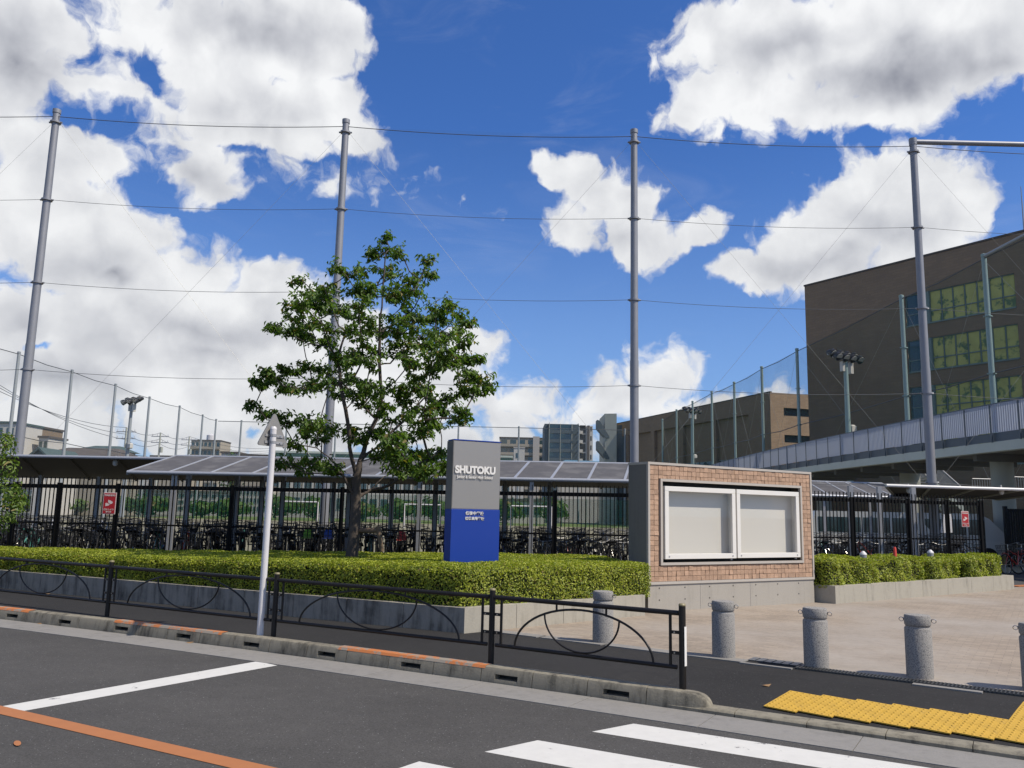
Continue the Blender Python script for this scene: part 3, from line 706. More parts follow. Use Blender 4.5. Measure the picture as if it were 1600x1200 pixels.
# slim white pole with a triangular sign seen from behind
sp_ = thing('warning_sign', 'slim white pole carrying a grey triangular road sign seen from behind', 'road sign', tuple(at(406, 993)))
B = at(406, 993); tp = 2.62
MB().tube([(B.x, B.y, 0), (B.x, B.y, tp)], .042, 16).build('pole', K['wpole'], sp_, smooth=True)
MB().lathe([(.043, tp), (.045, tp+.02), (.03, tp+.045)], 16, (B.x, B.y, 0)).build('cap', K['wpole'], sp_, smooth=True)
sa_ = math.radians(58); sdv = Vector((math.cos(sa_), math.sin(sa_), 0)); sn = Vector((-sdv.y, sdv.x, 0))
cS = Vector((B.x, B.y, 0))-Vector((sn.y*0, 0, 0))+sn*.055+sdv*.06
def tri(hw, h, cr, z0):
    pts = [(-hw, 0), (hw, 0), (0, h)]; out = []
    for i in range(3):
        P0_ = Vector(pts[i]); a = (Vector(pts[i-1])-P0_).normalized(); c = (Vector(pts[(i+1) % 3])-P0_).normalized()
        s_ = P0_+a*cr; e_ = P0_+c*cr
        for k in range(5):
            q = k/4; out.append((s_*(1-q)**2+P0_*2*q*(1-q)+e_*q*q))
    return [(q.x, q.y+z0) for q in out]
pt3 = tri(.27, .46, .06, 2.41); b = MB(); 
for o_ in (0, .018):
    b.v += [tuple(cS+sdv*u+sn*o_+Vector((0, 0, z))) for (u, z) in pt3]
nn_ = len(pt3); b.f = [tuple(range(nn_)), tuple(range(2*nn_-1, nn_-1, -1))]+[(k, (k+1) % nn_, nn_+(k+1) % nn_, nn_+k) for k in range(nn_)]
plate = b.build('sign_plate', K['signback'], sp_)
for z in (2.46, 2.55):
    c = cS-sn*.006
    MB().box((c.x, c.y, z), (.30, .012, .035), sa_).build('bracket', K['steel'], sp_)
    MB().lathe([(.047, z-.016), (.047, z+.016)], 14, (B.x, B.y, 0)).build('clamp', K['steel'], sp_)
    for u in (.1, .17): 
        q = c+sdv*u-sn*.006; MB().tube([(q.x, q.y, z), (q.x-sn.x*.01, q.y-sn.y*.01, z)], .008, 6).build('bolt', K['chrome'], sp_)

# ================================================================== BOLLARDS
blab = ['granite bollard standing behind the arch of the guard rail', 'granite bollard just right of the guard rail end post', 'granite bollard second from the right edge, in front of the notice board corner',
        'granite bollard in front of the right planter, above the yellow tiles', 'granite bollard cut off by the right edge of the photo']
bp_ = [at(942, 1004), at(1131, 1027), at(1276, 1043), at(1438, 1059), at(1622, 1079)]
bdir = (bp_[3]-bp_[1]).normalized(); brz = math.atan2(bdir.y, bdir.x)
b0 = thing('bollard', blab[0], 'bollard', tuple(bp_[0]), brz, 'granite bollards along the plaza edge')
MB().lathe([(.132, 0), (.132, .50), (.124, .512), (.118, .52), (.118, .528), (.126, .534), (.13, .545), (.13, .625), (.122, .64), (.0, .648)], 28).build('shaft', K['granite'], b0, smooth=True, world=False)
for s_ in (-1, 1):
    o = MB().ring((s_*.155, 0, .585), (0, 1, .3), .022, .004, 14, 5).build('chain_ring', K['chrome'], b0, smooth=True, world=False)
    MB().tube([(s_*.12, 0, .595), (s_*.14, 0, .597)], .009, 6).build('ring_stud', K['chrome'], b0, world=False)
for k in range(1, 5):
    c = copy_tree(b0); c.location = bp_[k]; c['label'] = blab[k]

# ================================================================== PLANTER AND HEDGE (left)
def block_wall(owner, pts, h, th, L=.9, first=None, mt='wallc_shade'):
    for i in range(len(pts)-1):
        a, b_ = V2(pts[i]), V2(pts[i+1]); t = b_-a; D_ = t.length; t.normalize(); n_ = Vector((-t.y, t.x, 0)); k = max(1, round(D_/L)); l = D_/k
        for j in range(k):
            g0 = .004; s0_, s1_ = j*l+(g0 if j else 0), (j+1)*l-(g0 if j < k-1 else 0)
            e0_ = th if (j == 0 and i > 0) else 0
            p = [a+t*(s0_), a+t*s1_, a+t*s1_+n_*th, a+t*(s0_)+n_*th]
            if i > 0 and j == 0: p = [a+t*s0_, a+t*s1_, a+t*s1_+n_*th, a+t*(th*.8)+n_*th]
            if i < len(pts)-2 and j == k-1:
                p[2] = a+t*(s1_-th*.15)+n_*th
            MB().hexa([(q.x, q.y, -.02) for q in p], [(q.x, q.y, h+random.uniform(-.002, .002)) for q in p]).build('wall_block', K['wallc_shade2' if i == 1 and len(pts) == 3 else mt], owner)
PL = [at(0, 919), at(200, 936), at(400, 954), at(725, 990)]; dL = PL[-1]-PL[0]; corner = at(725, 990); left = corner-dL.normalized()*11.8
PR = at(1050, 956); PR = Vector((2.25, 13.85, 0))
pw = thing('planter_wall', 'low grey concrete planter wall around the big clipped hedge', 'planter', tuple(corner))
block_wall(pw, [left, corner, PR], .33, .15, .98)
MB().poly([(q[0], q[1], .26) for q in ((left.x+.1, left.y+.12), (corner.x, corner.y+.2), (PR.x-.1, PR.y+.2), (2.2, 17.3), (-11.4, 17.9))]).build('soil_bed', K['soil'], pw)

def sdf_poly(px, py, poly):
    d = np.full(px.shape, 1e9); inside = np.zeros(px.shape, bool); n_ = len(poly)
    for i in range(n_):
        ax, ay = poly[i][:2]; bx, by = poly[(i+1) % n_][:2]; ex, ey = bx-ax, by-ay
        t = np.clip(((px-ax)*ex+(py-ay)*ey)/(ex*ex+ey*ey), 0, 1); d = np.minimum(d, np.hypot(px-ax-t*ex, py-ay-t*ey))
        c = ((ay > py) != (by > py)) & (px < (bx-ax)*(py-ay)/(by-ay+1e-12)+ax); inside ^= c
    return np.where(inside, d, -d)
def hedge(name, label, poly, zbot, ztop, size, dens_side, dens_top, m, seed, rough=.04, group=None, view=None):
    r = np.random.default_rng(seed); c0 = np.mean(np.array([q[:2] for q in poly]), axis=0)
    T_ = thing(name, label, 'hedge', (c0[0], c0[1], zbot), 0, group)
    # core
    xs_ = [q[0] for q in poly]; ys_ = [q[1] for q in poly]
    cen = Vector((c0[0], c0[1], 0)); core = MB(); ins = []
    n_ = len(poly)
    for i in range(n_):
        a = V2(poly[i-1])-V2(poly[i]); b_ = V2(poly[(i+1) % n_])-V2(poly[i]); a.normalize(); b_.normalize(); q = (a+b_)
        s_ = abs(a.cross(b_).z); q = (a+b_)/max(s_, .2)*.09; ins.append(V2(poly[i])+q)
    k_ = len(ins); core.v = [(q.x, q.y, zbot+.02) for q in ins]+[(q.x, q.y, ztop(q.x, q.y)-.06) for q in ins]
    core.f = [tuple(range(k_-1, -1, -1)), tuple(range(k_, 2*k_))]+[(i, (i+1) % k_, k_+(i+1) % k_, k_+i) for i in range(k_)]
    core.build('twigs', K['hedgein'], T_)  # solid dark core painted as inner shade, no single twigs modelled
    P_, N_ = [], []
    for i in range(n_):
        a, b_ = np.array(poly[i][:2]), np.array(poly[(i+1) % n_][:2]); L = np.linalg.norm(b_-a)
        t = (b_-a)/L; nrm = np.array([t[1], -t[0]])
        if view is not None and i not in view: dn = dens_side*.25
        else: dn = dens_side
        k = int(L*(.6)*dn); u = r.random(k)*L; h_ = r.random(k)**.9; q = a[None]+t[None]*u[:, None]
        zt = np.array([ztop(x_, y_) for x_, y_ in q]); z = zbot+h_*(zt-zbot)
        bulge = rough*(np.sin(u*5.1+i)+np.sin(u*13.7+z*9)*.6+np.sin(z*17+u*3)*.5)-.05*np.clip((z-(zt-.10))/.10, 0, 1)**2*2-.03*r.random(k)**2*3
        q = q+nrm[None]*bulge[:, None]; P_.append(np.column_stack([q, z])); nn = np.column_stack([np.tile(nrm, (k, 1)), np.full(k, .55)])+r.normal(size=(k, 3))*.55; N_.append(nn)
    x0, x1, y0, y1 = min(xs_), max(xs_), min(ys_), max(ys_); k = int((x1-x0)*(y1-y0)*dens_top); px, py = r.uniform(x0, x1, k), r.uniform(y0, y1, k)
    sd_ = sdf_poly(px, py, poly); ok = sd_ > -.02; px, py, sd_ = px[ok], py[ok], sd_[ok]
    zt = np.array([ztop(x_, y_) for x_, y_ in zip(px, py)]); z = zt-.07*np.clip(1-sd_/.12, 0, 1)**2+rough*.5*(np.sin(px*4.3+py*2)+np.sin(px*11+py*9)*.6)-r.random(len(px))**2*.05+.012*r.random(len(px))
    P_.append(np.column_stack([px, py, z])); N_.append(np.column_stack([np.zeros(len(px)), np.zeros(len(px)), np.ones(len(px))])+r.normal(size=(len(px), 3))*.5)
    leaf_cloud('foliage', np.vstack(P_), np.vstack(N_), size, m, T_, asp=.55, kind='stuff'); return T_
inn = .10
tL = dL.normalized(); nL = Vector((-tL.y, tL.x, 0)); 
hA = left+nL*inn; hB = corner+nL*inn-tL*.03; 
tR = (PR-corner).normalized(); nR = Vector((-tR.y, tR.x, 0)); hB2 = corner+nR*inn+tR*.22; hC = Vector((2.42, 14.02, 0))
HP = [(hA.x, hA.y), (hB.x-.1, hB.y+.05), (hB2.x, hB2.y+.02), (hC.x-.05, hC.y), (2.08, 14.7), (2.0, 17.1), (-11.3, 17.85)]
def zt1(x_, y_):
    return .74+.12*max(0, min(1, (x_+8)/8.5)) - .07*max(0, min(1, (y_-12.5)/3.5))
hedge('clipped_hedge', 'wide flat-topped clipped hedge around the blue and grey school sign', HP, .28, zt1, .036, 3600, 2100, K['hedge'], 3, .02, view=(0, 1, 2, 3))

# right planter
QR = [Vector((6.12, 17.3, 0)), at(1306, 944), at(1585, 921), at(1572, 905)]
dq = (QR[2]-QR[1]).normalized(); nq = Vector((-dq.y, dq.x, 0)); QR[0] = QR[1]-dq*.02+nq*1.2+Vector((-.25, 0, 0)); QR[3] = QR[2]+nq*1.3
pr = thing('planter_wall', 'low pale concrete planter wall to the right of the notice board', 'planter', tuple(QR[1]))
block_wall(pr, QR, .34, .15, 1.05, mt='wallc_shade2')
MB().poly([(q.x, q.y, .28) for q in (QR[0]+Vector((.1, 0, 0)), QR[1]+nq*.1, QR[2]+nq*.1-dq*.1, QR[3]-dq*.1)]).build('soil_bed', K['soil'], pr)
LQ = (QR[2]-QR[1]).length
hl = ['dense square hedge bush next to the notice board, longest in the right planter', 'middle loosely clipped hedge bush in the right planter', 'rightmost rounded hedge bush in the right planter, at the fence end']
for k, (s0_, s1_, zt) in enumerate(((-.1, .50*LQ-.16, .84), (.50*LQ+.06, .69*LQ-.05, .80), (.735*LQ, .955*LQ, .83))):
    a, b_ = QR[1]+dq*s0_+nq*.1, QR[1]+dq*s1_+nq*.1; c, d_ = b_+nq*.85, a+nq*.85
    e_ = .12; pol = [a+dq*.0+nq*e_, a+dq*e_, b_-dq*e_, b_+nq*e_, c-nq*.1, c-dq*.1, d_+dq*.1, d_-nq*.1]
    hedge('hedge_bush', hl[k], [(q.x, q.y) for q in pol], .28, (lambda z_, A_: (lambda x_, y_: z_+.03*math.sin(x_*3.1+A_)+.02*math.sin(x_*7+y_*5)))(zt, k), .044, 2200, 1900, K['hedge'], 11+k, .035, 'hedge bushes in the right planter')

# ================================================================== SCHOOL SIGN MONUMENT
MO = atY(703, 872, 13.15); mrz = math.radians(27); md = Vector((math.cos(mrz), math.sin(mrz), 0)); mn = Vector((-md.y, md.x, 0))
wM = onplane(779, 873, MO, md)[0]; zT = onplane(706, 687, MO, md)[1]; zB = onplane(705, 795, MO, md)[1]; zT2 = onplane(780, 692.5, MO, md)[1]
mo = thing('school_sign', 'upright school sign, silver upper half over deep blue lower half, rising from the hedge', 'sign', (MO.x, MO.y, 0), mrz)
TH = .26; zT = (zT+zT2)/2
MB().box((wM/2, TH/2, zB/2+.06), (wM, TH, zB-.12), bev=.004).build('blue_panel', K['blue'], mo, world=False)
MB().box((wM/2+.004, TH/2, (zB+zT)/2+.001), (wM-.02, TH-.02, zT-zB-.002), bev=.006).build('silver_panel', K['silver'], mo, world=False)
MB().box((.004, TH/2, (zB+zT)/2), (.012, TH-.005, zT-zB-.004)).build('shaded_side_panel', K['silver_shade'], mo, world=False)  # thin slab that paints the left side's shade over the silver
MB().box((wM/2+.004, TH/2, zT+.012), (wM-.01, TH-.01, .016)).build('blue_top_edge', K['blue'], mo, world=False)
MB().box((wM/2, TH/2, .2), (wM-.08, TH-.08, .36)).build('plinth', K['conc2'], mo, world=False)
def text(name, s, size, loc, parent, m, rx=PI/2, rz=0., depth=.004, bold=0., sx=1., align='CENTER'):
    cu = bpy.data.curves.new(name, 'FONT'); cu.body = s; cu.size = size; cu.align_x = align; cu.align_y = 'CENTER'; cu.extrude = depth; cu.offset = bold
    o = bpy.data.objects.new(name, cu); C.objects.link(o); bpy.context.view_layer.update()
    dg = bpy.context.evaluated_depsgraph_get(); me = bpy.data.meshes.new_from_object(o.evaluated_get(dg)); bpy.data.objects.remove(o)
    o = bpy.data.objects.new(name, me); C.objects.link(o); me.materials.clear(); me.materials.append(m)
    o.parent = parent; o.location = loc; o.rotation_euler = (rx, 0, rz); o.scale = (sx, 1, 1); return o
zs = onplane(743, 735, MO, md); text('lettering', 'SHUTOKU', .158, (zs[0], -.004, zs[1]), mo, K['letter'], bold=.008, sx=.96)
zs = onplane(742, 746, MO, md); text('lettering', 'Junior & Senior High School', .066, (zs[0], -.004, zs[1]), mo, K['letter'], bold=.0012, sx=.84)
zs = onplane(741.5, 802.5, MO, md); text('lettering', '修徳中学校', .064, (zs[0], -.004, zs[1]), mo, K['letter'], bold=.001)
zs = onplane(741.5, 810.5, MO, md); text('lettering', '修徳高等学校', .056, (zs[0], -.004, zs[1]), mo, K['letter'], bold=.001)

# ================================================================== NOTICE BOARD WALL
b0p = at(1055, 954); b1p = at(1270, 942); bdv = (b1p-b0p).normalized(); BRZ = math.atan2(bdv.y, bdv.x); BO = b0p+bdv*0
sL, zTL = onplane(1012, 721, BO, bdv); sR, zTR = onplane(1266, 740, BO, bdv); BO = BO+bdv*sL; WB = sR-sL; ZT = (zTL+zTR)/2
bd = thing('notice_board_wall', 'tiled notice board wall with two white glazed cases on a concrete base', 'notice board', (BO.x, BO.y, 0), BRZ)
def bp2(px, py): return onplane(px, py, BO, bdv)
zb1 = (bp2(1018, 911)[1]+bp2(1269, 900)[1])/2; BT = .52
iL, iT = bp2(1030.5, 747); iR, iB = bp2(1254.5, 878.5); iT = (iT+bp2(1251, 760)[1])/2; iB = (iB+bp2(1032, 884)[1])/2
fr = .045
oL, oR, oT, oB = iL+fr, iR-fr, iT-fr, iB+fr     # opening
def lb(name, x0, x1, y0, y1, z0, z1, m, par=bd, bev=0., **kw): return MB().box(((x0+x1)/2, (y0+y1)/2, (z0+z1)/2), (x1-x0, y1-y0, z1-z0), bev=bev).build(name, m, par, world=False, **kw)
base = lb('concrete_base', 0, WB, 0, BT, -.03, zb1-.045, K['boardc'])
for i in range(7):
    for z in (zb1*.38, zb1*.78):
        c = (.25+i*(WB-.4)/6.5, 0, z); MB().ring((c[0], -.001, c[2]), (0, 1, 0), .010, .004, 8, 4).build('form_tie_mark', K['dark'], base, world=False)
for i in (1.2, 2.45): lb('form_joint', i, i+.006, -.002, .001, .0, zb1-.05, K['gutter'], base)
lb('side_wall', 0, .028, .03, BT, zb1, ZT-.03, concrete('side_concrete_shaded', (.20, .195, .185), (.12, .115, .11), .5, .1))  # left end's shade put into a darker concrete than the right end
lb('back_wall', .03, WB-.03, BT-.12, BT, zb1, ZT-.035, K['boardc'])
lb('side_wall', WB-.028, WB, .03, BT, zb1, ZT-.03, K['boardc'])
lb('trim', -.006, WB+.006, -.02, BT+.01, zb1-.045, zb1, K['trim'])
lb('trim', -.006, WB+.006, -.02, BT+.01, ZT-.03, ZT+.012, K['trim'])
lb('trim', -.006, .035, -.02, .028, zb1+.002, ZT-.032, K['trim']); lb('trim', WB-.035, WB+.006, -.02, .028, zb1+.002, ZT-.032, K['trim'])
# tile backing with the opening left free
for (x0, x1, z0, z1) in ((.036, oL-.001, zb1+.001, ZT-.033), (oR+.001, WB-.036, zb1+.001, ZT-.033), (oL, oR, zb1+.001, oB-.001), (oL, oR, oT+.001, ZT-.033)): lb('backing', x0, x1, .012, .12, z0, z1, K['grout'])
tb = MB(); nt_ = 0; r = random.Random(5); tw = .098; cols = int((WB-.08)/tw); tw = (WB-.08)/cols; rows = int((ZT-zb1-.05)/.085); th_ = (ZT-.034-zb1-.002)/rows
for j in range(rows):
    for i in range(cols):
        x0 = .038+i*tw+(.5*tw if False else 0); z0 = zb1+.002+j*th_; xc, zc = x0+tw/2, z0+th_/2
        x1, z1 = x0+tw, z0+th_
        a, c, e_, f_ = x0, x1, z0, z1
        if c > iL and a < iR and f_ > iB and e_ < iT:
            if xc < iL: c = iL
            elif xc > iR: a = iR
            elif zc > iT: e_ = iT
            elif zc < iB: f_ = iB
            else: continue
            if c-a < .02 or f_-e_ < .02: continue
        k = r.uniform(.0, .016); dxy = .003
        q = [(a+dxy, e_+dxy), (c-dxy, e_+dxy), (c-dxy, f_-dxy), (a+dxy, f_-dxy)]
        tb.hexa([(x_, .012, z_) for x_, z_ in q], [(x_, -.004-k*r.random(), z_) for x_, z_ in q]); nt_ += 1
# hexa built with y as depth: order is bottom (back) -> top (front)
tb.build('tile_facing', K['tile'], bd, world=False, kind='stuff')
lb('inner_frame', iL, iR, -.03, .02, iT-fr, iT, K['trim']); lb('inner_frame', iL, iR, -.03, .02, iB, iB+fr, K['trim'])
lb('inner_frame', iL, iL+fr, -.03, .02, iB+fr+.001, iT-fr-.001, K['trim']); lb('inner_frame', iR-fr, iR, -.03, .02, iB+fr+.001, iT-fr-.001, K['trim'])
lb('recess_lining', oL-.02, oR+.02, .20, .22, oB-.02, oT+.02, K['dark'])
lb('recess_lining', oL, oR, .022, .2, oT+.001, oT+.02, K['roofd']); lb('recess_lining', oL, oR, .022, .2, oB-.02, oB-.001, K['roofd'])
lb('recess_lining', oL-.02, oL-.001, .022, .2, oB, oT, K['roofd']); lb('recess_lining', oR+.001, oR+.02, .022, .2, oB, oT, K['roofd'])
cl = [((1035.5, 759), (1145, 764.8), (1149, 872), (1038, 873.8)), ((1147.5, 765), (1244.5, 768.6), (1248.5, 870.3), (1151, 872))]
for k, (p1, p2, p3, p4) in enumerate(cl):
    xl = (bp2(*p1)[0]+bp2(*p4)[0])/2; xr = (bp2(*p2)[0]+bp2(*p3)[0])/2; zt = (bp2(*p1)[1]+bp2(*p2)[1])/2; zb = (bp2(*p4)[1]+bp2(*p3)[1])/2
    cs = lb('display_case', xl+.01, xr-.01, .13, .19, zb+.02, zt-.01, K['bpanel'], label='left white glazed display case' if k == 0 else 'right white glazed display case')
    fw = .085; y0, y1 = -.045, .005
    for (x0, x1, z0, z1) in ((xl, xr, zt-fw, zt), (xl, xr, zb, zb+fw*1.05), (xl, xl+fw, zb+fw*1.05+.001, zt-fw-.001), (xr-fw, xr, zb+fw*1.05+.001, zt-fw-.001)):
        lb('frame', x0, x1, y0, y1, z0, z1, K['alu'], cs, bev=.004)
    for (x0, x1, z0, z1) in ((xl, xr, zt-.02, zt-.004), (xl, xr, zb+.004, zb+.02), (xl, xl+.018, zb+.021, zt-.021), (xr-.018, xr, zb+.021, zt-.021)): lb('case_side', x0+.001, x1-.001, y1+.001, .129, z0, z1, K['alu'], cs)
    MB().quad((xl+fw, -.02, zb+fw), (xr-fw, -.02, zb+fw), (xr-fw, -.02, zt-fw), (xl+fw, -.02, zt-fw)).build('glass', K['gl_c'], cs, world=False)
    for x_ in (xl+.09, xr-.09): MB().tube([(x_, y0-.006, zb+.045), (x_, y0+.004, zb+.045)], .014, 10).build('lock', K['steel'], cs, world=False)
    MB().box((xr-.09, .0, zb-.02), (.03, .03, .03)).build('latch', K['steel'], cs, world=False)

# ================================================================== TREE
BR = np.random.default_rng(21)
def tube_skel(mb, nodes, parent, rad, idxs, n_=6):
    for i in idxs:
        p = parent[i]
        if p < 0: continue
        a, c = Vector(nodes[p]), Vector(nodes[i]); m_ = (a+c)/2+Vector(BR.normal(size=3)*.03*(c-a).length)
        mb.tube([a, m_, c], [rad[p] if rad[p] < rad[i]*1.8 else rad[i]*1.25, (rad[p]+rad[i])/2 if rad[p] < rad[i]*1.8 else rad[i]*1.1, rad[i]], n_, False)
CLU = [(670,60,25),(690,120,45),(640,150,45),(730,130,30),(600,135,22),(560,210,42),(500,230,45),(440,200,32),(660,210,45),(700,240,45),(860,170,30),(870,230,34),(820,250,42),(800,310,45),(740,300,45),(600,290,50),(560,340,45),(520,300,38),(265,260,32),(290,320,36),(380,300,42),(400,340,42),(230,380,36),(280,390,45),(350,390,50),(420,400,48),(480,420,42),(240,440,42),(300,470,50),(370,470,46),(150,475,30),(200,490,34),(280,530,42),(340,540,46),(400,560,42),(420,500,46),(520,500,40),(560,540,42),(600,500,36),(560,440,40),(540,380,42),(700,340,45),(760,360,46),(780,420,46),(740,450,44),(700,500,40),(690,440,34),(800,480,46),(860,450,46),(900,400,42),(970,370,36),(1000,420,42),(950,450,46),(1050,460,26),(1020,500,40),(960,520,46),(900,520,46),(1030,550,36),(970,590,46),(900,600,46),(850,560,40),(830,520,40),(780,560,44),(740,600,44),(790,640,40),(880,680,44),(940,660,46),(1000,640,42),(1060,640,36),(1100,625,22),(1060,700,42),(1120,720,40),(1150,750,32),(1090,770,36),(1030,790,38),(970,820,42),(900,840,46),(850,860,46),(940,880,42),(1040,880,32),(1000,910,34),(920,940,42),(860,920,46),(800,880,46),(760,830,42),(740,770,44),(800,760,44),(850,790,40),(640,600,40),(600,650,42),(500,620,44),(470,650,42),(560,620,40),(420,690,42),(360,680,36),(310,670,36),(240,690,32),(105,690,24),(100,745,28),(160,720,36),(200,760,42),(260,770,44),(330,760,44),(400,740,46),(460,740,46),(520,720,42),(580,740,44),(640,780,36),(460,800,42),(540,800,44),(600,800,44),(660,830,40),(560,850,40),(55,850,26),(110,890,36),(160,905,32),(230,930,42),(290,930,46),(350,950,46),(400,960,36),(370,1000,36),(300,990,42),(240,1030,26),(180,1110,32),(230,1120,40),(300,1110,42),(360,1130,42),(420,1150,36),(500,990,32),(540,1000,34),(620,960,32),(700,920,46),(720,970,46),(690,1000,44),(740,1030,46),(800,1000,42),(840,960,42),(700,1080,46),(650,1090,40),(760,1100,46),(820,1080,42),(880,1100,42),(930,1060,36),(940,1120,36),(860,1150,36),(700,1150,42),(780,1150,36)]
tbase = atY(557, 862, 15.3); tbase.z = .3
tree = thing('broadleaf_tree', 'young broadleaf tree with open layered crown standing in the clipped hedge', 'tree', (tbase.x, tbase.y, .3))
lead = [(556,862,.13),(555,820,.118),(556,780,.105),(557,745,.10)]
nodes = [tuple(atY(x_, y_, 15.3)) for x_, y_, _ in lead]; par = [-1, 0, 1, 2]; nodes[0] = (nodes[0][0], nodes[0][1], .25)
def addchain(start, pts):
    p = start
    for (x_, y_, dy) in pts: nodes.append(tuple(atY(x_, y_, 15.3+dy))); par.append(p); p = len(nodes)-1
    return p
addchain(3, [(562,722,0),(572,690,.1),(588,655,.12),(597,620,.15),(593,570,.1),(594,520,.05),(597,480,0),(600,430,0),(603,395,0)])
addchain(3, [(550,718,-.1),(546,680,-.2),(540,640,-.3),(532,600,-.4),(528,560,-.4),(540,520,-.3)])
addchain(4, [(588,700,.3),(606,680,.5),(640,650,.7),(665,620,.8)])
addchain(2, [(535,740,-.2),(515,715,-.4),(495,700,-.6)])
addchain(2, [(580,765,.3),(600,745,.5),(630,735,.6)])
ntr = len(nodes); cen = Vector(tuple(atY(585, 570, 15.3)))
cl_nodes = []
for (zx, zy, zr) in CLU:
    px, py = zx/3+380, zy/3+350
    q0_ = atY(px, py, 15.3); rr = min(1., math.hypot((q0_.x-cen.x)/2.35, (q0_.z-cen.z)/2.9)); dmax = 1.9*math.sqrt(max(1-rr*rr, .02))
    dy = float(BR.uniform(-1, 1))*dmax; cl_nodes.append((atY(px, py, 15.3+dy), zr/3*15.3/FPX))
root = Vector(nodes[3]); order = sorted(range(len(cl_nodes)), key=lambda k: (cl_nodes[k][0]-root).length)
plen = [0.]*len(nodes)
for i in range(1, len(nodes)): plen[i] = plen[par[i]]+(Vector(nodes[i])-Vector(nodes[par[i]])).length
for k in order:
    c = cl_nodes[k][0]; best = None
    for j in range(3, len(nodes)):
        q = Vector(nodes[j]); d_ = (c-q).length; cost = d_*1.0+plen[j]*.28+ (0.5 if q.z > c.z+.15 else 0)
        if best is None or cost < best[0]: best = (cost, j)
    j = best[1]; q = Vector(nodes[j])
    if (c-q).length > .6:
        m_ = (q+c)/2+Vector((0, 0, -.10)); nodes.append(tuple(m_)); par.append(j); plen.append(plen[j]+(m_-q).length); j = len(nodes)-1; q = m_
    nodes.append(tuple(c)); par.append(j); plen.append(plen[j]+(c-q).length)
kids = [0]*len(nodes)
area = [0.]*len(nodes)
for i in range(len(nodes)-1, 0, -1):
    if area[i] == 0: area[i] = .0075**2
    area[par[i]] += area[i]*1.02
rad = [math.sqrt(max(a_, .007**2)) for a_ in area]; sc_ = .062/rad[3]; rad = [min(r_*sc_, .16) if r_*sc_ > .012 else .010 for r_ in rad]
rad[0] = .125; rad[1] = .10; rad[2] = .09; rad[3] = .082
mb = MB(); tube_skel(mb, nodes, par, rad, range(1, 4), 14); mb.tube([(tbase.x, tbase.y, .2), nodes[0]], [.16, .125], 14, False)
mb.build('trunk', K['bark'], tree, smooth=2)
mb = MB(); tube_skel(mb, nodes, par, rad, [i for i in range(4, len(nodes)) if rad[i] >= .02], 8); mb.build('limbs', K['bark'], tree, smooth=2)
mb = MB(); tube_skel(mb, nodes, par, rad, [i for i in range(4, len(nodes)) if rad[i] < .02], 5)
LP, LN = [], []
extra = []
for (c, rr) in cl_nodes:
    if BR.random() < .45 and c.z < 5.9: extra.append((c+Vector((BR.normal()*.10, BR.normal()*.45, BR.normal()*.09)), rr*.9))
for (c, rr) in cl_nodes+extra:
    nt2 = 8
    for t_ in range(nt2):
        a = BR.uniform(0, 2*PI); e_ = c+Vector((math.cos(a)*rr*1.4, math.sin(a)*rr*1.4, BR.uniform(-.7, .95)*rr))
        s_ = c+Vector((0, 0, -.03)); mb.tube([s_, (s_+e_)/2+Vector((0, 0, .02)), e_], [.006, .004, .0025], 4, False)
        for q in range(14):
            u = BR.uniform(.15, 1.1); p_ = s_.lerp(e_, u)+Vector(BR.normal(size=3)*.035)+Vector((0, 0, -.03)); LP.append(tuple(p_)); LN.append((math.cos(a)*.5+BR.normal()*.5, math.sin(a)*.5+BR.normal()*.5, .8))
mb.build('twigs', K['bark'], tree)
leaf_cloud('leaves', LP, LN, .10, K['leaf'], tree, droop=2.2, asp=.46, fold=.3, kind='stuff')
# stake brace by the trunk
stk = thing('tree_stake', 'rough wooden support frame beside the tree trunk', 'tree stake', tuple(atY(590, 860, 15.0)))
a, c = atY(565, 829, 15.25), atY(592, 829, 15.0); MB().tube([a+Vector((-.15, .1, 0)), c+Vector((.02, 0, 0))], .045, 8).build('crossbar', K['wood'], stk, smooth=True)
MB().tube([atY(597, 862, 15.0), atY(590, 822, 15.0)], .04, 8).build('leg', K['wood'], stk, smooth=True)

# bushy tree at left edge
lt = thing('bushy_tree', 'bright green bushy tree cut off by the left edge of the photo', 'tree', tuple(atY(-20, 860, 15.9)))
LC = [(0,700,26),(-30,690,30),(8,730,22),(-20,740,30),(10,765,24),(24,775,18),(-20,790,30),(15,800,20),(30,788,14),(-10,820,24),(-60,760,40),(-60,700,40),(-50,820,34),(-90,740,40),(-90,800,40),(-40,650,26),(-80,650,34),(10,690,14)]
mb = MB(); r0 = atY(-25, 870, 15.9); r0.z = .28; LP, LN = [], []
top = atY(-40, 700, 15.9); mb.tube([r0, (r0+top)/2+Vector((.05, 0, 0)), top], [.08, .06, .03], 8); mb.build('trunk', K['bark'], lt, smooth=True)
mb = MB()
for (x_, y_, r_) in LC:
    c = atY(x_, y_, 15.9+BR.uniform(-.5, .5)); rr = r_*15.9/FPX; mb.tube([r0.lerp(top, .5), c], [.02, .008], 5)
    for q in range(150):
        v_ = Vector(BR.normal(size=3)); v_.normalize(); p_ = c+v_*rr*BR.uniform(.55, 1.05); LP.append(tuple(p_)); LN.append(tuple(v_+Vector((0, 0, .5))))
mb.build('branches', K['bark'], lt); leaf_cloud('foliage', LP, LN, .085, K['leafb'], lt, droop=.6, asp=.4, kind='stuff')

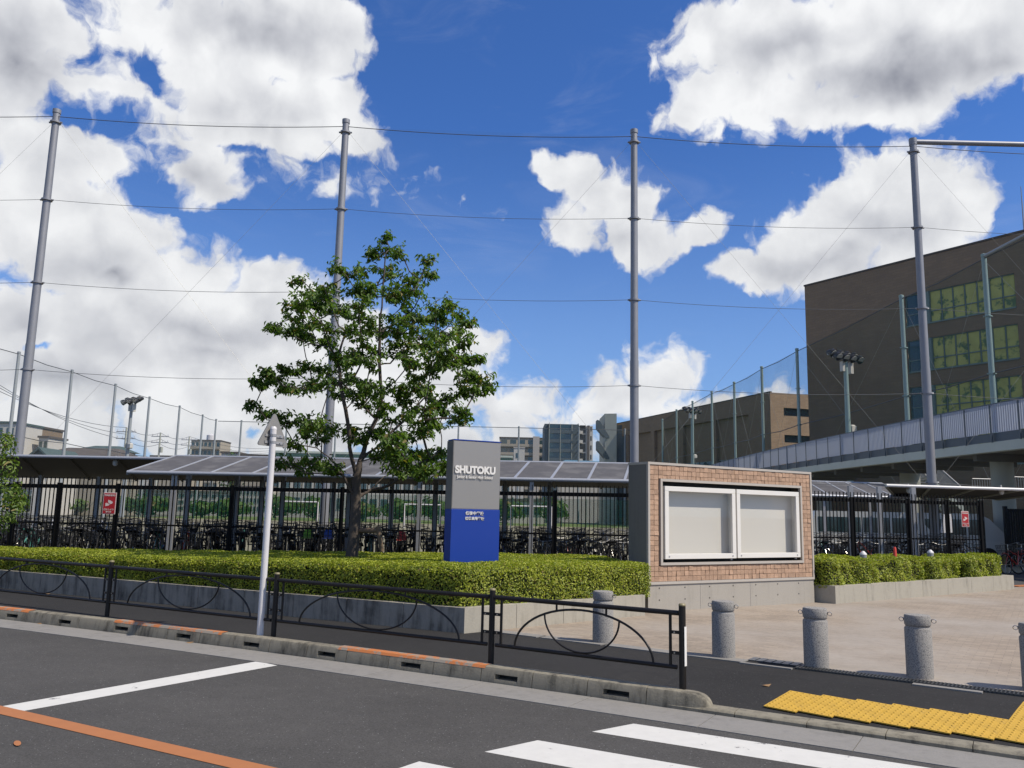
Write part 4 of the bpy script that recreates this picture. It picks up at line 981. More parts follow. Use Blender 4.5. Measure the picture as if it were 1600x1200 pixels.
# ================================================================== BLACK PICKET FENCES
def picket_fence(name, label, A_, B_, zA, zB, pitch, post_s):
    a, b_ = V2(A_), V2(B_); t = b_-a; L = t.length; t.normalize(); rz = math.atan2(t.y, t.x)
    T_ = thing(name, label, 'fence', tuple(a), rz); n_ = int(L/pitch)
    pk = MB().box((0, 0, .5), (.018, .018, 1.0)); me = None
    for i in range(n_+1):
        s_ = i*L/n_; z1 = lerp(zA, zB, s_/L)
        if me is None: o = pk.build('picket', K['black'], T_, world=False); me = o
        else: o = part_copy(me, T_)
        o.location = (s_, -.022, .12); o.scale = (1, 1, z1-.12)
    for s_ in post_s:
        z1 = lerp(zA, zB, s_/L)-.12; lb('post', s_-.04, s_+.04, -.011, .07, 0, z1, K['black'], T_)
    for (d0, d1, nm) in ((.155, .24, 'top_rail'), (-1, 0, 'x')):
        if nm == 'x': continue
        MB().hexa([(0, -.01, zA-d1), (L, -.01, zB-d1), (L, .03, zB-d1), (0, .03, zA-d1)], [(0, -.01, zA-d0), (L, -.01, zB-d0), (L, .03, zB-d0), (0, .03, zA-d0)]).build(nm, K['black'], T_, world=False)
    for z in (1.17, .2): lb('rail', 0, L, -.01, .02, z-.018, z+.018, K['black'], T_)
    return T_
FY = 18.2
fA = atY(-150, 742, FY); fB = atY(992, 761, FY)
picket_fence('picket_fence', 'long black metal picket fence behind the hedge left of the notice board', fA, fB, 2.14, 2.235, .0895, [(atY(x_, 800, FY).x-fA.x) for x_ in (-130, 20, 88, 180, 360, 533, 700, 867)]+[.05])
fC, fD = at(1255, 766.5, 2.30), at(1534, 776, 2.30)
frt = picket_fence('picket_fence', 'short black metal picket fence right of the notice board', fC, fD, 2.30, 2.30, .105, [1.45, 3.2, (V2(fD)-V2(fC)).length-.05, 4.45])

def warn_sign(label, P_, rz, w_, h_):
    T_ = thing('camera_warning_sign', label, 'sign', tuple(P_), rz)
    MB().box((0, 0, 0), (w_, .008, h_), bev=.002).build('white_border', K['pink'], T_, world=False)
    MB().box((0, -.006, 0), (w_-.03, .004, h_-.03)).build('red_panel', K['red'], T_, world=False)
    text('lettering', 'WARNING', w_*.20, (0, -.010, h_*.37), T_, K['pink'], depth=.001, bold=.002, sx=.85)
    text('lettering', '防犯カメラ', w_*.155, (0, -.010, -h_*.29), T_, K['pink'], depth=.001, bold=.0015)
    text('lettering', '作動中', w_*.14, (0, -.010, -h_*.40), T_, K['pink'], depth=.001, bold=.0015)
    # camera pictogram
    def ex(pts, nm): 
        b = MB(); k = len(pts); b.v = [(x_, -.0085, z_) for x_, z_ in pts]+[(x_, -.0105, z_) for x_, z_ in pts]; b.f = [tuple(range(k)), tuple(range(2*k-1, k-1, -1))]+[(i, i+k, (i+1) % k+k, (i+1) % k) for i in range(k)]; return b.build(nm, K['pink'], T_, world=False)
    s = w_
    ex([(-.10*s, .27*s), (.12*s, .20*s), (.27*s, .10*s), (.22*s, -.02*s), (.05*s, -.06*s), (-.10*s, .10*s)], 'camera_symbol')
    ex([(-.30*s, -.02*s), (-.22*s, .04*s), (-.05*s, -.04*s), (.0, .04*s), (.06*s, -.02*s), (-.02*s, -.16*s), (-.28*s, -.22*s)], 'bracket_symbol')
    return T_
q = atY(171, 786.5, FY-.05); warn_sign('red camera warning sign with white border on the fence at left', q, 0, 20*FY/FPX, 33*FY/FPX)
tf = (V2(fD)-V2(fC)).normalized(); s_, z_ = onplane(1508, 811, V2(fC)+Vector((tf.y, -tf.x, 0))*.05, tf); q = V2(fC)+Vector((tf.y, -tf.x, 0))*.05+tf*s_; q.z = z_
warn_sign('red camera warning sign with white border on the fence at right', q, math.atan2(tf.y, tf.x), .24, 27*19.5/FPX)

# ================================================================== BICYCLE SHELTERS
def canopy(label, P4, ribs, edge_m, rib_m, roof_m, colsx, under=True, th=.05):
    """P4: front-left, front-right, back-right, back-left of the roof"""
    fl, frr, brr, bl_ = [Vector(q) for q in P4]
    T_ = thing('bicycle_shelter', label, 'shelter', (fl.x, fl.y, 0)); dz = Vector((0, 0, th))
    for k in range(len(ribs)-1):
        gp = .02/(frr-fl).length; u0, u1 = ribs[k]+gp, ribs[k+1]-gp
        q = [fl.lerp(frr, u0), fl.lerp(frr, u1), bl_.lerp(brr, u1), bl_.lerp(brr, u0)]
        MB().hexa([p-dz*.5 for p in q], q).build('roof_panel', roof_m, T_)
        if under: 
            pass
    for u in ribs:
        a, c = fl.lerp(frr, u), bl_.lerp(brr, u); w_ = Vector((.03, 0, 0))
        MB().hexa([a-w_-dz*1.4, a+w_-dz*1.4, c+w_-dz*1.4, c-w_-dz*1.4], [a-w_+dz*.3, a+w_+dz*.3, c+w_+dz*.3, c-w_+dz*.3]).build('rib', rib_m, T_)
    MB().tube([fl+Vector((0, -.03, -.02)), frr+Vector((0, -.03, -.02))], .045, 10).build('front_gutter', edge_m, T_, smooth=True)
    MB().tube([bl_, brr], .03, 8).build('back_beam', rib_m, T_, smooth=True)
    for (x_, y_, z1, w_) in colsx:
        o = MB().box((x_, y_, z1/2), (w_, w_, z1)).build('column', K['steel'], T_)
    return T_
Yf, Yb = 19.0, 21.4
c2fl, c2fr = atY(200, 736.5, Yf), atY(1006, 751, Yf); c2bl, c2br = atY(274, 712.5, Yb), atY(1012, 725, Yb)
ribpx = [200, 265, 325, 387, 450, 512, 574, 636, 698, 760, 803, 862, 921, 980, 1006]
ribu = [0]+[ (atY(x_, 740, Yf).x-c2fl.x)/(c2fr.x-c2fl.x) for x_ in (264, 329, 394, 459, 523, 587, 650, 693, 748, 804, 861, 919, 976)]+[1.]
cols = []
for x_ in (266, 271.5): cols.append((atY(x_, 800, Yf+.05).x, Yf+.05, 2.36, .05))
for x_ in (655, 830): cols.append((atY(x_, 800, Yf+.05).x, Yf+.05, 2.38, .09))
for x_ in (291, 367, 407, 440, 545, 611, 680, 715, 788, 858): cols.append((atY(x_, 800, Yb).x, Yb, 2.8, .11))
canopy('long bicycle shelter behind the fence with grey sloping roof panels, left of the notice board', (c2fl, c2fr, c2br, c2bl), ribu, K['roofrib'], K['roofrib'], K['roofp'], cols)
# left canopy seen from below
Y1, Y2 = 22.2, 26.0
a, c = atY(4, 712.5, Y1), atY(1012, 729, Y1); d_, e_ = atY(1012, 762, Y2), atY(4, 746, Y2)
a.x -= 6; e_.x -= 6
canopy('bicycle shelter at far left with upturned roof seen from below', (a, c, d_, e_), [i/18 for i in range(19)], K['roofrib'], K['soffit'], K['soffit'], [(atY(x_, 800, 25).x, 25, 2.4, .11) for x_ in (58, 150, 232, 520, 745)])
# right: sloping roof then upturned roof
P1 = at(1258, 773, 2.36); P2 = at(1430, 777, 2.36); dv_ = (V2(P2)-V2(P1)).normalized(); nv_ = Vector((-dv_.y, dv_.x, 0))
P1.z = P2.z = 2.36; P3 = atY(1378, 755.5, P2.y+2.3); P4 = atY(1225, 750.5, P1.y+2.3)
canopy('bicycle shelter with grey sloping roof behind the right picket fence', (P1, P2, P3, P4), [0, .22, .42, .62, .81, 1], K['roofrib'], K['roofrib'], K['roofp'], [(atY(x_, 800, P1.y+.1).x, P1.y+.1, 2.35, .08) for x_ in (1288, 1360)]+[(atY(x_, 800, 22).x, 22, 2.5, .11) for x_ in (1330, 1375, 1428)])
a, c = atY(1384, 757.5, 23.5), atY(1660, 766, 23.5); d_, e_ = atY(1640, 764, 27.8), atY(1500, 784, 27.8)
e_ = atY(1400, 775, 27.8); d_ = atY(1530, 783, 27.8); d_ = d_.lerp(atY(1620, 770, 26), .3)
canopy('bicycle shelter with white front edge and upturned roof, under the elevated walkway', (a, c, d_, e_), [0, .25, .5, .75, 1], K['canw'], K['conc2'], K['soffit'], [(atY(x_, 800, 26.2).x, 26.2, 2.3, .11) for x_ in (1440, 1475)])
# downlights under the canopies
for (x_, y_, Y_, lb_) in ((180, 724, 22.4, 'small white round lamp under the far left shelter roof'), (1420, 767, 23.7, 'small white round lamp under the white edged shelter roof, left one'), (1565, 769, 23.7, 'small white round lamp under the white edged shelter roof, right one')):
    q = atY(x_, y_, Y_); T_ = thing('shelter_lamp', lb_, 'lamp', tuple(q), 0, 'round lamps under the shelter roofs')
    MB().lathe([(.05, .09), (.07, .04), (.065, -.03), (.03, -.07)][::-1], 12).build('lamp_shade', K['lampg'], T_, smooth=True, world=False); MB().tube([(0, 0, .08), (0, .02, .2)], .02, 6).build('arm', K['lampg'], T_, world=False)

# ================================================================== BICYCLES
def make_bike(name, label, m, basket=True, group=None, cover=None):
    T_ = thing(name, label, 'bicycle', (0, 0, 0), 0, group); R_ = .33
    fw, rw = (0, .54, R_), (0, -.54, R_); bb = (0, -.08, .30); hd = (0, .34, .78); hb = (0, .37, .62); st_ = (0, -.22, .76)
    b = MB()
    for a, c, r_ in ((bb, hb, .02), (bb, (0, -.16, .62), .016), ((0, -.16, .60), hd, .013), (bb, rw, .010), ((0, -.16, .62), rw, .009), (hb, hd, .02), (hb, fw, .013), ((0, -.16, .6), st_, .012)): b.tube([a, c], r_, 5)
    b.build('frame', m, T_, world=False)
    for w_ in (fw, rw):
        o = MB().ring(w_, (1, 0, 0), R_-.02, .018, 18, 4).build('wheel', K['tyre'], T_, world=False)
        s2 = MB().ring(w_, (1, 0, 0), R_-.045, .008, 18, 3)
        for k in range(10):
            an = k*PI/5; s2.tube([w_, (0, w_[1]+math.cos(an)*(R_-.05), w_[2]+math.sin(an)*(R_-.05))], .0022, 3, False)
        s2.build('rim', K['chrome'], o, world=False)
        b = MB(); i0 = 0
        b.ring(w_, (1, 0, 0), R_+.02, .014, 10, 4, .3, 2.6).build('fender', m, T_, world=False)
    MB().tube([(0, .34, .78), (0, .33, .95)], .013, 6).build('stem', K['chrome'], T_, world=False)
    MB().tube([(-.28, .16, 1.0), (-.25, .26, 1.01), (-.12, .33, .96), (0, .33, .95), (.12, .33, .96), (.25, .26, 1.01), (.28, .16, 1.0)], .012, 5).build('handlebar', K['bk_silver'], T_, world=False)
    b = MB(); b.hexa([(-.03, -.05, .80), (.03, -.05, .80), (.10, -.32, .80), (-.10, -.32, .80)], [(-.02, -.04, .83), (.02, -.04, .83), (.09, -.33, .85), (-.09, -.33, .85)]).build('saddle', K['plastic'], T_, world=False)
    MB().box((0, -.2, .30), (.03, .50, .05)).build('chain_guard', K['plastic'], T_, world=False)
    MB().box((0, -.55, .69), (.12, .36, .012)).tube([(.05, -.6, .69), (.03, -.54, .34)], .006, 4).build('rack', K['plastic'], T_, world=False)
    if basket:
        b = MB(); 
        for z, w_ in ((.68, .13), (.76, .15), (.84, .165), (.92, .18)):
            b.tube([(-w_, .42, z), (w_, .42, z), (w_, .68, z), (-w_, .68, z), (-w_, .42, z)], .005, 3, False)
        for k in range(7):
            x_ = -.13+k*.043; b.tube([(x_, .42, .68), (x_*1.35, .42, .92)], .004, 3, False); b.tube([(x_, .68, .68), (x_*1.35, .68, .92)], .004, 3, False)
            y_ = .42+k*.043; b.tube([(-.13, y_, .68), (-.18, y_, .92)], .004, 3, False); b.tube([(.13, y_, .68), (.18, y_, .92)], .004, 3, False)
        b.box((0, .55, .68), (.25, .25, .01)); b.build('basket', K['plastic'], T_, world=False)
    if cover:
        b = MB(); b.hexa([(-.11, .44, .76), (.11, .44, .76), (.12, .66, .76), (-.12, .66, .76)], [(-.08, .47, .96), (.05, .47, 1.0), (.08, .62, .94), (-.09, .62, .90)]).build('basket_cover', cover, T_, world=False)
    return T_
GL, GR_ = 'bicycles packed in the racks behind the long left fence', 'bicycles packed in the racks behind the short right fence'
kinds = {}
for nm, m_, w_ in (('black', K['bk_black'], 9), ('silver', K['bk_silver'], 1.6), ('blue', K['bk_blue'], 1.0), ('dark red', K['bk_red'], .7), ('white', K['bk_white'], .5), ('teal', K['bk_teal'], .5)):
    kinds[nm] = [m_, w_, None]
def put_bike(kind, x_, y_, rz, z_, tilt, label, group, roll=0.):
    k = kinds[kind]
    if k[2] is None:
        k[2] = make_bike('bicycle', label, k[0], True, group); o = k[2]
    else: o = copy_tree(k[2])
    o.location = (x_, y_, z_); o.rotation_euler = Matrix.Rotation(rz, 4, 'Z').__matmul__(Matrix.Rotation(tilt, 4, 'X')).__matmul__(Matrix.Rotation(roll, 4, 'Y')).to_euler()
    o['label'] = label; o['group'] = group; return o
names = list(kinds); wts = [kinds[q][1] for q in names]; rb = random.Random(12)
def row(x0, x1, y_, pitch, side, group, raised):
    x_ = x0; i = 0
    while x_ < x1:
        kd_ = rb.choices(names, wts)[0]; hi = (i % 2 == 0) and raised
        put_bike(kd_, x_+rb.uniform(-.05, .05), y_+rb.uniform(-.12, .12), (PI if rb.random() < .75 else 0)+rb.uniform(-.16, .16)+.2, (.16 if hi else 0), .30 if hi else .04, f'{kd_} bicycle standing in the {side}', group, rb.uniform(-.07, .07))
        x_ += pitch*rb.uniform(.8, 1.2); i += 1
row(-12.4, 2.9, 19.95, .30, 'front rack behind the left fence', GL, True)
row(-15, 3.6, 22.3, .36, 'rear rack behind the left fence', GL, True)
row(-15, 4.0, 24.2, .40, 'last rack behind the left fence', GL, True)
row(8.3, 13.2, 24.0, .30, 'front rack behind the right fence', GR_, True)
row(9.0, 14.6, 26.3, .40, 'rear rack behind the right fence', GR_, True)
for (px_, cov, col, lab) in ((478, K['lime'], 'black', 'bicycle with a lime green basket cover behind the fence, left of the tree trunk'), (624, K['redc'], 'black', 'bicycle with a red basket cover behind the fence, right of the tree trunk'), (510, K['bluec'], 'silver', 'bicycle with a bright blue basket cover behind the fence, next to the tree trunk')):
    o = make_bike('bicycle', lab, kinds[col][0], True, GL, cov); p = atY(px_, 830, 19.6); o.location = (p.x, 20.0, .12); o.rotation_euler = (.05, 0, PI+.15)
lab = ['red city bicycle parked by the dark gate at the right edge, nearer to the fence', 'red city bicycle parked by the dark gate, cut off by the right edge']
rbk = make_bike('bicycle', lab[0], K['bk_red'], True, 'red bicycles by the dark gate'); q = atY(1566, 880, 26.6); rbk.location = (q.x+.45, q.y, 0); rbk.rotation_euler = (0, .05, math.radians(118))
o = copy_tree(rbk); o.location = (q.x+1.25, q.y+.5, 0); o.rotation_euler = (0, .04, math.radians(104)); o['label'] = lab[1]
# small white cloth bundle seen through the right fence
q = atY(1481, 818, 23.0); T_ = tag(MB().hexa([(q.x-.16, q.y, q.z-.26), (q.x+.14, q.y, q.z-.24), (q.x+.13, q.y+.18, q.z-.24), (q.x-.13, q.y+.18, q.z-.26)], [(q.x-.08, q.y+.03, q.z+.24), (q.x+.12, q.y+.03, q.z+.26), (q.x+.1, q.y+.14, q.z+.26), (q.x-.06, q.y+.14, q.z+.24)]).build('white_cover', K['cloth']), 'white cloth cover behind the right fence beside the camera sign', 'cover')
for (x_, y_, lb_) in ((1322, 878, 'small grey post with white cap among bicycles, left one behind the right fence'), (1484, 872, 'small grey post with white cap among bicycles, right one behind the right fence')):
    q = at(x_, y_); q = atY(x_, 856, 18.9); T_ = thing('small_post', lb_, 'post', (q.x, 18.0+ (x_-1322)*.011, 0), 0, 'small capped posts behind the right planter')
    MB().tube([(0, 0, 0), (0, 0, .88)], .07, 12).build('shaft', K['steel'], T_, world=False, smooth=True); MB().lathe([(.075, .88), (.07, .91), (.02, .96)], 12).build('cap', K['wpole'], T_, world=False, smooth=True)
q = atY(1379, 862, 18.9)
T_ = thing('traffic_cone', 'narrow red traffic cone behind the hedge bushes', 'traffic cone', (q.x, 18.3, 0)); MB().lathe([(.10, .02), (.05, .5), (.032, 1.02), (.02, 1.05)], 14).build('cone', K['redc'], T_, world=False, smooth=True); MB().box((0, 0, .015), (.32, .32, .03)).build('base', K['redc'], T_, world=False)

# ================================================================== NET POLES + FRONT NET
net = thing('ball_net', 'tall fine ball net with cables strung between the four nearest tall poles', 'net', (-1, 27.2, 0))
ptop = [at(x_, y_, 15) for x_, y_ in ((91, 174), (540, 186), (991, 203), (1425, 220))]
lp = np.polyfit([q.x for q in ptop], [q.y for q in ptop], 1); PX = [ptop[0].x-10.05]+[q.x for q in ptop]+[ptop[3].x+10.0]
PP = [Vector((x_, float(np.polyval(lp, x_)), 0)) for x_ in PX]
plab = ['tall grey net pole beyond the left edge', 'tall grey net pole, leftmost one, above the far left shelter', 'tall grey net pole behind the broadleaf tree', 'tall grey net pole above the left end of the notice board', 'tall grey net pole in front of the elevated walkway, joined to a steel beam', 'tall grey net pole beyond the right edge']
def net_pole(P_, h, r0_, r1_, label, m, clamps, group, zc=()):
    T_ = thing('net_pole', label, 'pole', tuple(P_), 0, group)
    MB().tube([(0, 0, 0), (0, 0, h*.45)], r0_, 16).tube([(0, 0, h*.45), (0, 0, h)], [r0_*.93, r1_], 16).build('shaft', m, T_, world=False, smooth=True)
    MB().lathe([(r1_*1.15, h-.12), (r1_*1.18, h-.02), (r1_*1.18, h+.02), (.04, h+.06)], 16).build('cap', m, T_, world=False, smooth=True)
    for z in clamps:
        MB().lathe([(r0_*1.22, z-.03), (r0_*1.22, z+.03)], 14).tube([(-r0_*1.55, 0, z), (r0_*1.55, 0, z)], .03, 6).build('clamp', m, T_, world=False, smooth=True)
    return T_
CZ = [14.55, 11.75, 8.85, 5.9]
for i in (1, 2, 3, 4): net_pole(PP[i], 15, .145, .115, plab[i], K['pole'], CZ+[2.9], 'tall net poles nearest the street')
net_pole(PP[5], 15, .145, .115, plab[5], K['pole'], [], 'tall net poles nearest the street')
nd = (PP[4]-PP[1]).normalized()
a, c = PP[0], PP[5]
MB().quad((a.x, a.y-.02, 1.0), (c.x, c.y-.02, 1.0), (c.x, c.y-.02, 14.75), (a.x, a.y-.02, 14.75)).build('netting', K['netf'], net)
b = MB()
for i in range(5):
    p, q = PP[i], PP[i+1]
    for j, z in enumerate([14.75]+CZ[1:]+[2.9]):
        pts = [p.lerp(q, u)+Vector((0, -.05, z-.16*4*u*(1-u))) for u in [k/12 for k in range(13)]]
        MB().tube(pts, .0075 if j else .013, 4).build('cable', K['cable'], net)
for i in range(5):
    p, q = PP[i], PP[i+1]
    for (za, zb_) in ((14.7, 2.6), (2.6, 14.7)): MB().tube([p+Vector((0, .05, za)), q+Vector((0, .05, zb_))], .0035, 4).build('guy_wire', K['guy'], net)
# steel beam at the top right
a, c = PP[4]+Vector((0, 0, 14.93)), PP[5]+Vector((0, 0, 15.05))
bm = thing('top_beam', 'horizontal grey steel beam joining the tops of the right poles', 'beam', tuple(a)); MB().tube([a, c], .09, 12).build('pipe', K['pole'], bm, smooth=True)
MB().lathe([(.13, -.12), (.13, .12)], 12, tuple(a)).build('flange', K['pole'], bm)

# right side net line
RP = [at(x_, y_, 15) for x_, y_ in ((1537, 398), (1408, 462), (1320, 512), (1245, 545), (1190, 573), (1147, 597), (1112, 612), (1082, 627), (1057, 640), (1035, 655))]
rl = ['first', 'second', 'third', 'fourth', 'fifth', 'sixth', 'seventh', 'eighth', 'ninth', 'tenth']
for i, q in enumerate(RP):
    if i == 2: continue
    where = ['in front of the yellow windows, topped by a slanting beam', 'beside the left end of the yellow windows', '', 'at the left corner of the big brown building', 'above the sunlit end of the long low building', 'in front of the long low building, nearer of its middle pair', 'in front of the long low building, at its middle', 'near the far floodlight', 'at the far end of the long low building', 'at the far corner of the sports ground'][i]
    net_pole(V2(q), 15, .15 if i < 2 else .13, .12, f'green-grey net pole {where}', K['pole2'], [11.8, 8.9, 5.9, 3.0], 'net poles along the right side of the sports ground')
sn_ = thing('ball_net', 'dark green ball net along the right side of the sports ground', 'net', tuple(V2(RP[0])))
seq = [V2(PP[5]), V2(RP[0]), V2(RP[1]), V2(RP[3]), V2(RP[4]), V2(RP[5]), V2(RP[6]), V2(RP[8]), V2(RP[9])]
for p, q in zip(seq[:-1], seq[1:]):
    MB().quad((p.x, p.y, .3), (q.x, q.y, .3), (q.x, q.y, 14.8), (p.x, p.y, 14.8)).build('netting', K['nets'], sn_)
    for z in (14.8, 8.9): MB().tube([(p.x, p.y, z), ((p.x+q.x)/2, (p.y+q.y)/2, z-.12), (q.x, q.y, z)], .03, 4).build('cable', K['cable'], sn_)
    for (za, zb_) in ((14.7, 2.6), (2.6, 14.7)): MB().tube([p+Vector((0, 0, za)), q+Vector((0, 0, zb_))], .007, 4).build('guy_wire', K['guy'], sn_)
a = V2(RP[0])+Vector((0, 0, 14.9)); c = V2(PP[5])+Vector((0, 0, 15)); bm = thing('top_beam', 'slanting steel beam from the pole in front of the yellow windows', 'beam', tuple(a)); MB().tube([a, c], .09, 10).build('pipe', K['poleg'], bm, smooth=True)
LPp = [at(x_, y_, 15) for x_, y_ in ((30, 550), (113, 578), (181, 600), (234, 620), (281, 634), (317, 648))]
stp = (LPp[1]-LPp[0]); LPp = [LPp[0]-stp*2, LPp[0]-stp]+LPp+[at(338, 655, 15)]
wl = ['beyond the left edge', 'at the left edge', 'just left of the leftmost tall pole', 'between the leftmost tall pole and the left floodlight, first one', 'just left of the left floodlight', 'just right of the left floodlight', 'second to the right of the left floodlight', 'nearest the corner of the sports ground on the left', 'at the far left corner of the sports ground']
for i, q in enumerate(LPp): net_pole(V2(q), 15, .17, .13, f'slim grey net pole {wl[i]}', K['poleg'], [], 'net poles along the left side of the sports ground')
ln_ = thing('ball_net', 'faint grey ball net along the left side of the sports ground', 'net', tuple(V2(LPp[2])))
p, q = V2(LPp[0]), V2(LPp[-1]); MB().quad((p.x, p.y, .3), (q.x, q.y, .3), (q.x, q.y, 14.8), (p.x, p.y, 14.8)).build('netting', K['netl'], ln_)
for z in (14.8, 7.5):
    for a, c in zip(LPp[:-1], LPp[1:]): MB().tube([(a.x, a.y, z), ((a.x+c.x)/2, (a.y+c.y)/2, z-.15), (c.x, c.y, z)], .035, 4).build('cable', K['cable'], ln_)
BPp = [at(x_, y_, 15) for x_, y_ in ((378, 657), (450, 659), (525, 660), (620, 662), (717, 665), (811, 666), (905, 668), (985, 664))]
wl = ['far left, by the distant apartment block', 'left of the tree crown', 'behind the tree crown, left one', 'behind the tree trunk', 'just above the school sign', 'in front of the distant pale apartments', 'in front of the distant dark tower', 'at far right, by the far building corner']
for i, q in enumerate(BPp): net_pole(Vector((q.x, 130, 0)), 15, .17, .13, f'thin distant net pole {wl[i]}', K['poleg'], [], 'net poles at the far end of the sports ground')
bn_ = thing('ball_net', 'distant ball net at the far end of the sports ground', 'net', (0, 130, 0))
MB().quad((-46.3, 129.8, .3), (21, 129.8, .3), (21, 129.8, 14.8), (-46.3, 129.8, 14.8)).build('netting', K['netl'], bn_)
MB().tube([(-46.3, 130, 14.8), (21, 130, 14.8)], .05, 4).build('cable', K['cable'], bn_)

# floodlights
def flood(label, P_, h, yaw, nh, s=1., extra=True, m='poleg'):
    T_ = thing('floodlight', label, 'floodlight', tuple(V2(P_)), yaw, 'floodlight masts of the sports ground')
    MB().tube([(0, 0, 0), (0, 0, h)], [.24*s, .15*s], 14).build('mast', K[m], T_, world=False, smooth=True)
    MB().box((0, 0, h+.1), (2.6*s, .12, .12)).box((0, .45*s, h+.35*s), (2.6*s, .1, .1)).box((0, .2, h+.2), (.3, .6*s, .12)).build('lamp_frame', K['steel'], T_, world=False)
    for k in range(nh):
        x_ = (-1.15+2.3*(k % (nh//2))/(nh//2-1))*s; rr_ = k//(nh//2); y_, z_ = (.45*s*rr_, h+.12+.3*s*rr_)
        o = MB().tube([(x_, y_+.12, z_+.1), (x_, y_-.28*s, z_+.02), (x_, y_-.42*s, z_-.08)], [.14*s, .30*s, .32*s], 12).build('lamp_head', K['plastic'], T_, world=False, smooth=True)
        MB().tube([(x_, y_-.415*s, z_-.075), (x_, y_-.43*s, z_-.09)], .27*s, 12).build('lens', K['lampg'], o, world=False)
    if extra:
        MB().box((.5*s, 0, h-.55*s), (.3*s, .3, .8*s)).box((-.35*s, 0, h-.5*s), (.22*s, .25, .7*s)).build('ballast_box', K['lampg'], T_, world=False)
        MB().box((.42*s, 0, h*.62), (.5*s, .4, .6*s), bev=.1).build('speaker', K['lampg'], T_, world=False)
    return T_
q = atY(1320, 540, 55.); flood('tall floodlight mast in front of the big brown building', q, q.z-1.0, math.radians(30), 8, .95, m='pole2')
q = atY(1081, 640, 97.); flood('far floodlight mast in front of the long low building', q, q.z-.3, math.radians(30), 8, .85, m='pole2')
q = atY(207, 622, 97.); flood('floodlight mast at left above the far left shelter', q, q.z-.6, math.radians(-35), 6, 1.1)

# ================================================================== BIG BROWN BUILDING
C0 = at(1257, 448, 20); C1 = at(1600, 362, 20); fd = (V2(C1)-V2(C0)).normalized(); fn = Vector((fd.y, -fd.x, 0)); C0 = V2(C0)   # fn points to the street side
frz = math.atan2(fd.y, fd.x)
bb_ = thing('school_building', 'large dark brown school building with bands of yellow windows', 'building', tuple(C0), frz)
def fp(px, py): return onplane(px, py, C0, fd)
rowsW = [((1417, 461.5), (1585, 427), (1417, 510), (1586, 480)), ((1418, 532), (1590, 505.5), (1420, 581), (1593, 560)), ((1422, 606), (1595, 585), (1425, 657), (1600, 640))]
Wf = 22.; wz = []
for (a, c, d_, e_) in rowsW: wz.append(((fp(*a)[1]+fp(*c)[1])/2, (fp(*d_)[1]+fp(*e_)[1])/2))
hrow = wz[0][0]-wz[0][1]; pitchw = (wz[0][0]-wz[2][0])/2; wz = [(wz[0][0]-pitchw*k, wz[0][0]-pitchw*k-hrow) for k in range(4)]
sW0 = fp(1416, 500)[0]; sW1 = fp(1586, 450)[0]
def wallq(b, s0_, s1_, z0, z1, y=0.): b.quad((s0_, y, z0), (s1_, y, z0), (s1_, y, z1), (s0_, y, z1), uv=((s0_, z0), (s1_, z0), (s1_, z1), (s0_, z1)))
b = MB(); wallq(b, 0, sW0, -.5, 20); wallq(b, sW1, Wf, -.5, 20); zz = [20]+[v_ for w_ in wz for v_ in w_]+[-.5]
for k in range(0, len(zz), 2): wallq(b, sW0, sW1, zz[k+1], zz[k])
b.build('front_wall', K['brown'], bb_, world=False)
b = MB(); 
for (p, q) in (((0, 16), (0, 0)), ((Wf, 0), (Wf, 16)), ((Wf, 16), (0, 16))):
    L = math.hypot(p[0]-q[0], p[1]-q[1]); b.quad((p[0], p[1], -.5), (q[0], q[1], -.5), (q[0], q[1], 20), (p[0], p[1], 20), uv=((0, 0), (L, 0), (L, 20.5), (0, 20.5)))
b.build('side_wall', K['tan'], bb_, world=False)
MB().quad((.3, .3, 19.6), (Wf-.3, .3, 19.6), (Wf-.3, 15.7, 19.6), (.3, 15.7, 19.6)).build('roof', K['roofd'], bb_, world=False)
MB().box((Wf/2, .15, 20.08), (Wf+.1, .4, .12)).box((.15, 8, 20.08), (.4, 15.6, .12)).build('parapet_cap', K['roofd'], bb_, world=False)
colpx = [1417, 1431, 1446, 1452, 1473, 1495, 1517, 1537, 1543, 1563, 1586]
# seven yellow bays after the dark left bay
sb0 = fp(1452, 480)[0]; nb = 7; edges = [sW0, fp(1446, 480)[0]]+[lerp(sb0, sW1, k/nb) for k in range(nb+1)]
for (zt, zb) in wz:
    zm = lerp(zb, zt, .36)
    wn_ = MB(); 
    for k in range(len(edges)-1):
        if k == 1: lb('mullion', edges[1], edges[2], -.02, .2, zb, zt, K['wframe'], bb_); continue
        yl = k > 1
        wi = lb('window', edges[k]+.01, edges[k+1]-.01, .16, .2, zb+.01, zt-.01, K['wframe'], bb_)
        for (z0, z1) in ((zb+.06, zm-.04), (zm+.04, zt-.06)):
            lb('pane', edges[k]+.06, edges[k+1]-.06, .12, .155, z0, z1, K['gl_y'] if yl else K['gl_d'], wi)
        for (z0, z1) in ((zb, zb+.05), (zm-.035, zm+.035), (zt-.05, zt)): lb('frame', edges[k]+.05, edges[k+1]-.05, .06, .11, z0, z1, K['wframe'], wi)
        lb('frame', edges[k]-.0, edges[k]+.045, .06, .115, zb, zt, K['wframe'], wi)
    lb('sill', sW0, sW1, -.06, .11, zb-.08, zb-.002, K['wframe'], bb_)
q = fp(1572, 300); sA = (fp(1578, 372)[0]); MB().tube([(sA, 2, 19.6), (sA, 2, 19.6+4.2)], [.06, .02], 6).build('antenna', K['steel'], bb_, world=False)

